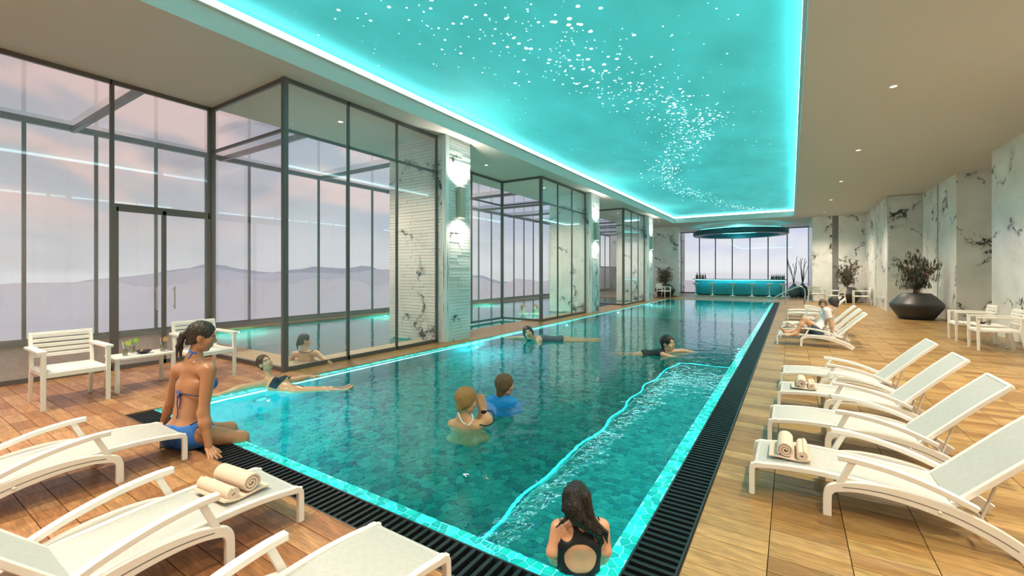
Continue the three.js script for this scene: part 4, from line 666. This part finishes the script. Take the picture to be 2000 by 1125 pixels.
  // hair: the skull grown outwards, cut away over the face, with locks
  const style = o.style ?? {}, locks = (style.locks ?? []).map((l) => l.map(([a, b, c, r]) => [fromHead(a, b, c), r * HS])), LK = [];
  for (const l of locks) for (let i = 0; i + 1 < l.length; i++) LK.push(cap(l[i][0], l[i + 1][0], l[i][1], l[i + 1][1]));
  for (const l of (style.world ?? [])) { const q = l.map(([px, py, dd, r]) => [loc(px, py, dd), r]); for (let i = 0; i + 1 < q.length; i++) LK.push(cap(q[i][0], q[i + 1][0], q[i][1], q[i + 1][1])); }
  const grow = style.grow ?? 0.012, low = style.low ?? -0.02, fringe = style.fringe ?? 0.062, cutF = ell([0, -0.06, 0.1], [0.07, 0.06 + fringe, 0.062]), cutE = (style.ears ?? true) ? [ell([0.08, -0.02, 0.012], [0.03, 0.034, 0.024]), ell([-0.08, -0.02, 0.012], [0.03, 0.034, 0.024])] : [];
  const hair = (X, Y, Z) => { const [a, b, c] = toHead(X, Y, Z); let d = HEAD.skull(a, b, c) - grow - 0.003 * n3(a * 60, b * 14, c * 60); if (style.ears === false) d = smin(d, ell([0, -0.012, -0.02], [0.09, 0.075, 0.075])(a, b, c), 0.015); d = smin(d, ell([0, low * 0.6 - 0.01, -0.05], [0.06, 0.06 - low * 0.5, 0.05])(a, b, c), 0.02); d = smax(d, -cutF(a, b, c), 0.006); d = smax(d, low - b - Math.max(0, -c) * 0.4, 0.01); for (const e of cutE) d = smax(d, -e(a, b, c), 0.006); d *= HS; for (const f of LK) d = smin(d, f(X, Y, Z), 0.01); return d - (style.strand ?? 0.0015) * n3(X * 150, Y * 16, Z * 150); };
  const hb = boxOf([...LK, { box: [hc.map((v) => v - 0.13 * HS), hc.map((v) => v + 0.13 * HS)] }], 0.02);
  part('hair', netMesh(hair, hb[0], hb[1], style.cell ?? hcell * 1.15), M(lin(...o.hair), o.wet ? 0.42 : 0.6), t);
  for (const c of (o.clothes ?? [])) { const reg = c.region({ J, loc, c0, wa, lat, sp, front, hipL, hipR, S, body }), fn = (X, Y, Z) => smax(body(X, Y, Z) - (c.off ?? 0.006), reg(X, Y, Z), 0.008); part(c.name, netMesh(fn, lo, hi, c.cell ?? cell * 0.8), M(lin(...c.color), 0.65), t); }
  for (const c of (o.cords ?? [])) part(c.name, tube(c.pts.map((p) => loc(...p)), c.r, c.seg ?? 24, 6), M(lin(...c.color), 0.5), t);
  return t;
}
const half = (p, n) => { n = unit(n); return (x, y, z) => (x - p[0]) * n[0] + (y - p[1]) * n[1] + (z - p[2]) * n[2]; };
const ball = (c, r) => (x, y, z) => Math.hypot(x - c[0], y - c[1], z - c[2]) - r;
const all = (...f) => (x, y, z) => Math.max(...f.map((g) => g(x, y, z))), any = (...f) => (x, y, z) => Math.min(...f.map((g) => g(x, y, z))), not = (f) => (x, y, z) => -f(x, y, z);
const fair = [214, 164, 128], tanned = [196, 140, 100], pale = [224, 182, 152];
// woman in a blue bikini sitting on the near pool edge
person({
  label: 'woman in blue bikini sitting on the pool edge with her back turned', base: [390, 870], S: 1.16, cell: 0.011, hcell: 0.0045, handCell: 0.0038, skin: [184, 130, 94], hair: [52, 44, 38], wet: true, bust: true, seat: true, headScale: 0.98,
  J: { pelvis: [366, 842, 0], hipL: [349, 845, 0.07], hipR: [386, 850, -0.05], chest: [378, 752, 0.02], waist: [370, 803, 0.0], shL: [349, 722, 0.13], shR: [408, 722, -0.11], neck: [379, 702, 0.02], head: [394, 657, 0.03], elL: [334, 788, 0.26], wrL: [318, 828, 0.4], elR: [397, 806, -0.16], wrR: [408, 874, -0.2], knL: [448, 838, 0.3], anL: [462, 915, 0.5], toL: [480, 930, 0.6], knR: [471, 856, 0.16], anR: [478, 935, 0.3], toR: [500, 950, 0.4] },
  face: [0.86, -0.22, -0.46], handR: { d: [0.55, -0.42, 0.35], n: [0.1, -0.95, -0.1], curl: 0.12, spread: 0.16, flip: -1 }, handL: { d: [-0.1, -0.35, 0.3], n: [0, -0.95, -0.2], curl: 0.1, spread: 0.1 },
  style: { grow: 0.007, low: -0.05, fringe: 0.075, locks: [[[0, 0.01, -0.1, 0.03], [0, -0.005, -0.125, 0.024], [0.01, -0.05, -0.135, 0.022], [0.02, -0.12, -0.12, 0.018], [0.025, -0.19, -0.105, 0.006]], [[0, -0.01, -0.12, 0.02], [-0.015, -0.1, -0.14, 0.012], [-0.012, -0.21, -0.12, 0.004]], [[0.01, -0.01, -0.12, 0.018], [0.03, -0.1, -0.125, 0.01], [0.045, -0.19, -0.1, 0.004]]] },
  clothes: [{ name: 'bikini_bottom', color: [52, 116, 200], cell: 0.008, region: ({ J, hl, loc }) => all(ball(loc(364, 850, 0.0), 0.235), half(loc(352, 822, 0), [-0.12, 1, 0.1]), half(loc(390, 852, -0.12), [0.93, 0.36, 0.1])) }, { name: 'bikini_top', color: [60, 96, 176], region: ({ c0, front, lat, S }) => all(half(add(c0, front, 0.062 * S), front.map((v) => -v)), any(ball(add(add(c0, lat, 0.075 * S), front, 0.09 * S), 0.075), ball(add(add(c0, lat, -0.075 * S), front, 0.09 * S), 0.075))) }],
  cords: [{ name: 'back_tie', color: [40, 48, 92], r: 0.006, pts: [[341, 771, 0.03], [350, 769, -0.06], [366, 771, -0.135], [384, 773, -0.14], [394, 772, -0.115]] }, { name: 'tie_end', color: [50, 70, 140], r: 0.005, pts: [[349, 768, -0.075], [346, 785, -0.09], [347, 805, -0.1], [345, 818, -0.1]] }, { name: 'tie_end', color: [50, 70, 140], r: 0.005, pts: [[350, 768, -0.075], [352, 780, -0.1], [350, 800, -0.11]] }, { name: 'tie_bow', color: [58, 84, 160], r: 0.012, pts: [[346, 764, -0.085], [350, 770, -0.1], [347, 776, -0.09]] }, { name: 'neck_tie', color: [64, 110, 200], r: 0.008, pts: [[384, 690, -0.06], [377, 689, -0.085], [370, 685, -0.1], [374, 692, -0.105], [368, 700, -0.1]] }, { name: 'hip_bow', color: [44, 56, 110], r: 0.007, pts: [[372, 830, -0.17], [384, 824, -0.2], [390, 822, -0.2], [389, 832, -0.2], [384, 836, -0.2]] }],
});
// girl in a black swimsuit standing in the near right corner of the pool
person({
  label: 'girl with long dark wet hair in a black swimsuit, in the near pool corner', base: [1130, 1112], S: 0.78, cell: 0.0075, hcell: 0.0045, skin: [218, 164, 130], hair: [26, 24, 23], wet: true, seat: true, broad: 1.12, headScale: 1.0,
  J: { pelvis: [1130, 1138, 0.06], hipL: [1108, 1142, 0.06], hipR: [1154, 1142, 0.06], chest: [1132, 1056, 0.05], waist: [1131, 1098, 0.045], shL: [1090, 1030, 0.05], shR: [1176, 1028, 0.05], neck: [1131, 1012, 0.06], head: [1127, 979, 0.08], elL: [1078, 1078, 0.02], wrL: [1096, 1113, 0.14], elR: [1183, 1076, 0.03], wrR: [1163, 1112, 0.15], knL: [1100, 1130, 0.34], anL: [1098, 1205, 0.36], knR: [1160, 1130, 0.34], anR: [1160, 1205, 0.36] },
  face: [0.05, -0.25, -1], handL: { d: [0.4, -0.3, -0.8], n: [0, -1, 0], curl: 0.3 }, handR: { d: [-0.4, -0.3, -0.8], n: [0, -1, 0], curl: 0.3 },
  style: { grow: 0.016, low: -0.09, fringe: 0.05, ears: false, cell: 0.0042, strand: 0.004, world: [[[1118, 965, 0.03, 0.05], [1120, 990, 0.0, 0.05], [1128, 1008, -0.01, 0.045], [1148, 1026, -0.012, 0.03], [1166, 1040, -0.012, 0.024], [1174, 1058, -0.005, 0.014], [1172, 1072, 0.0, 0.004]], [[1138, 970, 0.03, 0.048], [1146, 1000, 0.01, 0.035], [1160, 1022, -0.005, 0.022], [1183, 1040, 0.0, 0.012], [1186, 1062, 0.01, 0.004]], [[1108, 970, 0.03, 0.03], [1103, 995, 0.01, 0.016], [1112, 1006, 0.0, 0.012], [1100, 1018, -0.01, 0.008], [1086, 1030, -0.01, 0.003]], [[1132, 1005, -0.01, 0.03], [1140, 1022, -0.018, 0.016], [1146, 1032, -0.02, 0.004]]] },
  clothes: [{ name: 'swimsuit', color: [22, 24, 30], cell: 0.0055, off: 0.005, region: ({ loc, J }) => { const q = (px, py) => loc(px, py, 0); const cyl = (px, py, rx, ry) => { const c = q(px, py); return (x, y) => (Math.hypot((x - c[0]) / rx, (y - c[1]) / ry) - 1) * Math.min(rx, ry); }; return all((x, y) => y - q(1130, 1016)[1], not(cyl(1133, 1087, 0.086, 0.078)), not(cyl(1106, 1038, 0.038, 0.05)), not(cyl(1168, 1040, 0.028, 0.05)), not(cyl(1139, 1016, 0.036, 0.058)), (x) => Math.abs(x - q(1132, 1056)[0]) - 0.118, not(cyl(1086, 1040, 0.03, 0.06)), not(cyl(1188, 1040, 0.03, 0.06))); } }],
});
// fair-haired child with hands together
person({
  label: 'fair-haired child in the water with palms pressed together before the face', base: [912, 831], S: 1.08, skin: [206, 158, 118], hair: [150, 116, 66], cell: 0.012, hcell: 0.0055, headScale: 1.02,
  J: { pelvis: [905, 905, 0.05], chest: [908, 848, 0.03], waist: [906, 880, 0.04], shL: [884, 829, 0.1], shR: [932, 832, -0.05], neck: [905, 812, 0.02], head: [911, 782, 0], elL: [930, 838, 0.16], wrL: [941, 801, 0.14], elR: [953, 822, -0.04], wrR: [945, 801, 0.03], knL: [938, 893, 0.25], anL: [900, 925, 0.3], knR: [946, 899, 0.1], anR: [905, 930, 0.1] },
  face: [0.86, -0.06, -0.42], handR: { d: [-0.22, 1, 0.1], n: [-0.1, 0, -1], curl: 0.06, spread: 0.02, thumb: 0.25, flip: 1 }, handL: { d: [-0.16, 1, -0.08], n: [0.1, 0, 1], curl: 0.06, spread: 0.02, thumb: 0.25, flip: 1 },
  style: { grow: 0.014, low: -0.055, fringe: 0.06, ears: false },
  cords: [{ name: 'halter_strap', color: [224, 222, 214], r: 0.007, pts: [[895, 806, -0.06], [898, 815, -0.1], [903, 824, -0.12], [910, 829, -0.12]] }, { name: 'halter_strap', color: [224, 222, 214], r: 0.007, pts: [[921, 808, -0.06], [924, 816, -0.09], [920, 826, -0.11], [914, 831, -0.12]] }],
});
{ // swimming goggles dangling from the child's hands
  const g = thing('swim_goggles', 'black swimming goggles strap held by the fair-haired child', 'goggles', [-2.62, 0, -3.52], 32.685 * Math.PI / 180);
  part('strap', tube([[0.03, 0.21, 0.02], [0.1, 0.215, 0.03], [0.125, 0.16, 0.03], [0.12, 0.11, 0.04], [0.06, 0.075, 0.05], [-0.02, 0.085, 0.05]], 0.007, 30, 6), M(lin(24, 34, 36), 0.5), g); part('lens', new THREE.SphereGeometry(0.022, 12, 8).scale(1.3, 0.9, 0.5).translate(0.02, 0.205, 0.03), M(lin(20, 28, 32), 0.2), g);
}
// child in a blue shirt
person({
  label: 'brown-haired child in a bright blue shirt, chin-deep in the pool', base: [978, 781], S: 1.06, skin: [196, 146, 110], hair: [104, 78, 50], cell: 0.014, hcell: 0.006, headScale: 1.02,
  J: { pelvis: [975, 850, 0.05], chest: [976, 800, 0.03], waist: [975, 830, 0.04], shL: [958, 784, 0.08], shR: [1000, 786, -0.05], neck: [978, 772, 0.02], head: [986, 752, 0], elL: [962, 810, 0.12], wrL: [985, 800, 0.2], elR: [1008, 808, -0.05], wrR: [1020, 796, 0.05], knL: [1004, 845, 0.25], anL: [970, 868, 0.3], knR: [1010, 850, 0.1], anR: [975, 872, 0.1] },
  face: [0.94, -0.02, -0.3], style: { grow: 0.017, low: -0.1, fringe: 0.045, ears: false },
  clothes: [{ name: 'shirt', color: [20, 140, 214], off: 0.012, region: ({ loc }) => all(half(loc(978, 771, 0), [0, 1, 0]), not(ball(loc(981, 762, -0.03), 0.075))) }],
});
// woman leaning back against the left pool edge
person({
  label: 'woman in dark bikini floating on her back, arms along the pool edge', base: [520, 758], S: 1.0, skin: [206, 162, 126], hair: [66, 56, 44], wet: true, bust: true, cell: 0.011, hcell: 0.005, headScale: 1.0,
  J: { pelvis: [578, 766, 0.02], hipL: [574, 766, 0.1], hipR: [576, 768, -0.06], chest: [543, 753, 0.02], waist: [560, 762, 0.02], shL: [548, 744, 0.14], shR: [511, 750, -0.1], neck: [526, 741, 0.03], head: [517, 709, 0.02], elL: [580, 741, 0.26], wrL: [607, 735, 0.33], elR: [472, 757, -0.26], wrR: [436, 768, -0.4], knL: [630, 763, 0.1], anL: [672, 762, 0.12], toL: [682, 753, 0.12], knR: [630, 766, -0.02], anR: [674, 765, 0.0], toR: [688, 755, 0.0] },
  face: [0.72, 0.42, 0.42], up: [-0.5, 0.85, 0.05], handL: { d: [0.9, 0.0, -0.3], n: [0, -1, 0], curl: 0.12 }, handR: { d: [-0.9, -0.1, 0.3], n: [0, -1, 0], curl: 0.12 },
  style: { grow: 0.007, low: -0.04, fringe: 0.085, locks: [[[0, 0.03, -0.09, 0.035], [0, 0.0, -0.12, 0.03]]] },
  clothes: [{ name: 'bikini_top', color: [24, 48, 62], cell: 0.008, region: ({ c0, front, lat, sp, S }) => all(half(add(c0, sp, 0.06 * S), sp), half(add(c0, sp, -0.055 * S), sp.map((v) => -v)), half(add(c0, front, 0.02), front.map((v) => -v))) }, { name: 'bikini_bottom', color: [24, 48, 62], region: ({ J }) => ball(J.pelvis, 0.12) }],
});
// woman in the spa pool behind the glass
person({
  label: 'woman in the spa pool behind the glass bay, back turned, dark ponytail', base: [598, 712], S: 1.0, skin: [216, 176, 142], hair: [54, 46, 40], wet: true, cell: 0.014, hcell: 0.007,
  J: { pelvis: [598, 745, 0.3], chest: [598, 702, 0.22], waist: [598, 728, 0.26], shL: [574, 692, 0.26], shR: [619, 690, 0.14], neck: [596, 683, 0.2], head: [595, 665, 0.2], elL: [566, 708, 0.3], wrL: [572, 722, 0.4], elR: [634, 703, 0.1], wrR: [650, 712, 0.12], knL: [600, 755, 0.8], anL: [600, 790, 0.8], knR: [615, 755, 0.8], anR: [615, 790, 0.8] },
  face: [0.8, 0.0, -0.5], style: { grow: 0.008, low: -0.05, fringe: 0.075, locks: [[[0, 0.0, -0.1, 0.03], [0, -0.06, -0.12, 0.02], [0.02, -0.16, -0.11, 0.006]]] },
  cords: [{ name: 'neck_tie', color: [60, 72, 90], r: 0.008, pts: [[584, 686, 0.15], [594, 689, 0.08], [604, 688, 0.08], [612, 684, 0.12]] }],
});
// two swimmers
person({
  label: 'dark-haired woman swimming on her side near the second spa bay', base: [1040, 664], S: 1.08, skin: [206, 166, 130], hair: [52, 44, 40], wet: true, cell: 0.018, hcell: 0.009, headScale: 1.3,
  J: { pelvis: [1096, 666, 0.05], chest: [1060, 664, 0.02], waist: [1078, 666, 0.03], shL: [1050, 660, 0.16], shR: [1050, 667, -0.12], neck: [1044, 661, 0.02], head: [1032, 651, 0], elL: [1015, 660, 0.3], wrL: [985, 661, 0.4], elR: [1056, 677, -0.3], wrR: [1053, 690, -0.5], knL: [1130, 665, 0.1], anL: [1164, 664, 0.1], toL: [1175, 664, 0.1], knR: [1128, 668, -0.05], anR: [1160, 668, -0.1], toR: [1172, 668, -0.1] },
  face: [-0.1, 0.3, 1], up: [-0.35, 0.9, -0.2], style: { grow: 0.014, low: -0.09, fringe: 0.06, ears: false },
  clothes: [{ name: 'swimsuit', color: [70, 84, 92], region: ({ J }) => all(ball(J.waist, 0.3)) }],
});
person({
  label: 'short-haired swimmer gliding towards the right pool edge', base: [1300, 691], S: 1.02, skin: [216, 170, 136], hair: [40, 38, 38], wet: true, cell: 0.016, hcell: 0.0085, headScale: 1.3,
  J: { pelvis: [1258, 694, 0.1], chest: [1290, 691, 0.03], waist: [1275, 693, 0.06], shL: [1304, 687, 0.16], shR: [1290, 692, -0.14], neck: [1300, 685, 0.02], head: [1304, 671, 0], elL: [1330, 685, 0.3], wrL: [1362, 690, 0.3], elR: [1318, 700, -0.2], wrR: [1350, 711, -0.3], knL: [1225, 697, 0.2], anL: [1190, 698, 0.25], knR: [1226, 700, 0.05], anR: [1192, 702, 0.1] },
  face: [0.55, 0.12, 0.8], style: { grow: 0.013, low: -0.03, fringe: 0.07 },
  clothes: [{ name: 'swimsuit', color: [24, 36, 42], region: ({ J, c0 }) => all(any(ball(J.waist, 0.26), ball(c0, 0.12))) }],
});
// two people on the far loungers
person({
  label: 'person in white T-shirt and blue shorts reclining on a far lounger', base: [1590, 674], S: 0.98, skin: [204, 158, 124], hair: [58, 52, 50], cell: 0.015, hcell: 0.008,
  J: { pelvis: [1598, 645, 0], chest: [1612, 617, 0], waist: [1606, 632, 0], shL: [1614, 606, -0.17], shR: [1618, 606, 0.17], neck: [1620, 602, 0], head: [1627, 591, 0], elL: [1624, 632, -0.22], wrL: [1625, 652, -0.22], elR: [1606, 622, 0.28], wrR: [1604, 608, 0.3], knL: [1571, 624, -0.1], anL: [1553, 652, -0.1], toL: [1536, 656, -0.1], knR: [1566, 645, 0.12], anR: [1534, 649, 0.12], toR: [1525, 640, 0.12] },
  face: [-0.6, 0.0, -0.8], style: { grow: 0.015, low: -0.07, fringe: 0.06, ears: false },
  clothes: [{ name: 't_shirt', color: [226, 228, 234], off: 0.014, region: ({ loc, J, sp }) => any(all(half(J.pelvis, sp.map((v) => -v)), half(loc(1619, 603, 0), [0.3, 1, 0]), any(ball(J.waist, 0.26), ball(J.chest, 0.3)), not(ball(J.elL, 0.13)), not(ball(J.wrL, 0.2)), not(ball(J.elR, 0.13)))) }, { name: 'shorts', color: [70, 96, 116], off: 0.014, region: ({ J, sp, loc }) => all(half(add(J.pelvis, sp, 0.04), sp), half(loc(1576, 630, 0), [-1, 0.0, 0])) }],
});
person({
  label: 'brown-haired person resting chin on hand behind the white T-shirt', base: [1600, 664], S: 0.94, skin: [212, 166, 134], hair: [112, 84, 62], cell: 0.016, hcell: 0.008,
  J: { pelvis: [1622, 641, 0.3], chest: [1616, 618, 0.24], waist: [1620, 631, 0.27], shL: [1606, 610, 0.1], shR: [1622, 609, 0.38], neck: [1611, 605, 0.22], head: [1607, 594, 0.2], elL: [1594, 627, 0.08], wrL: [1604, 611, 0.06], elR: [1612, 630, 0.45], wrR: [1600, 634, 0.45], knL: [1584, 632, 0.25], anL: [1560, 640, 0.25], knR: [1586, 636, 0.45], anR: [1560, 642, 0.45] },
  face: [-0.55, -0.1, 0.8], style: { grow: 0.014, low: -0.06, fringe: 0.06, ears: false },
  clothes: [{ name: 'shirt', color: [206, 196, 186], off: 0.012, region: ({ J, sp }) => all(half(J.pelvis, sp.map((v) => -v)), any(ball(J.waist, 0.24), ball(J.chest, 0.22))) }],
});
// a pair in the spa behind the second bay
[[1022, 'left of the two bathers behind the second glass bay', 0.3], [1046, 'right of the two bathers behind the second glass bay', -0.3]].forEach(([px, label, tw]) => person({
  label, base: [px, 624], S: 1.1, skin: [222, 182, 150], hair: [150, 108, 78], cell: 0.02, hcell: 0.011,
  J: { pelvis: [px, 645, 2.9], chest: [px, 622, 2.8], waist: [px, 634, 2.85], shL: [px - 8, 615, 2.8], shR: [px + 8, 615, 2.8], neck: [px, 611, 2.8], head: [px, 601, 2.8], elL: [px - 9, 626, 2.8], wrL: [px - 8, 634, 2.7], elR: [px + 9, 626, 2.8], wrR: [px + 8, 634, 2.7] },
  face: [tw, 0, 1], style: { grow: 0.014, low: -0.07, fringe: 0.06, ears: false },
}));

renderer.render(scene, camera);
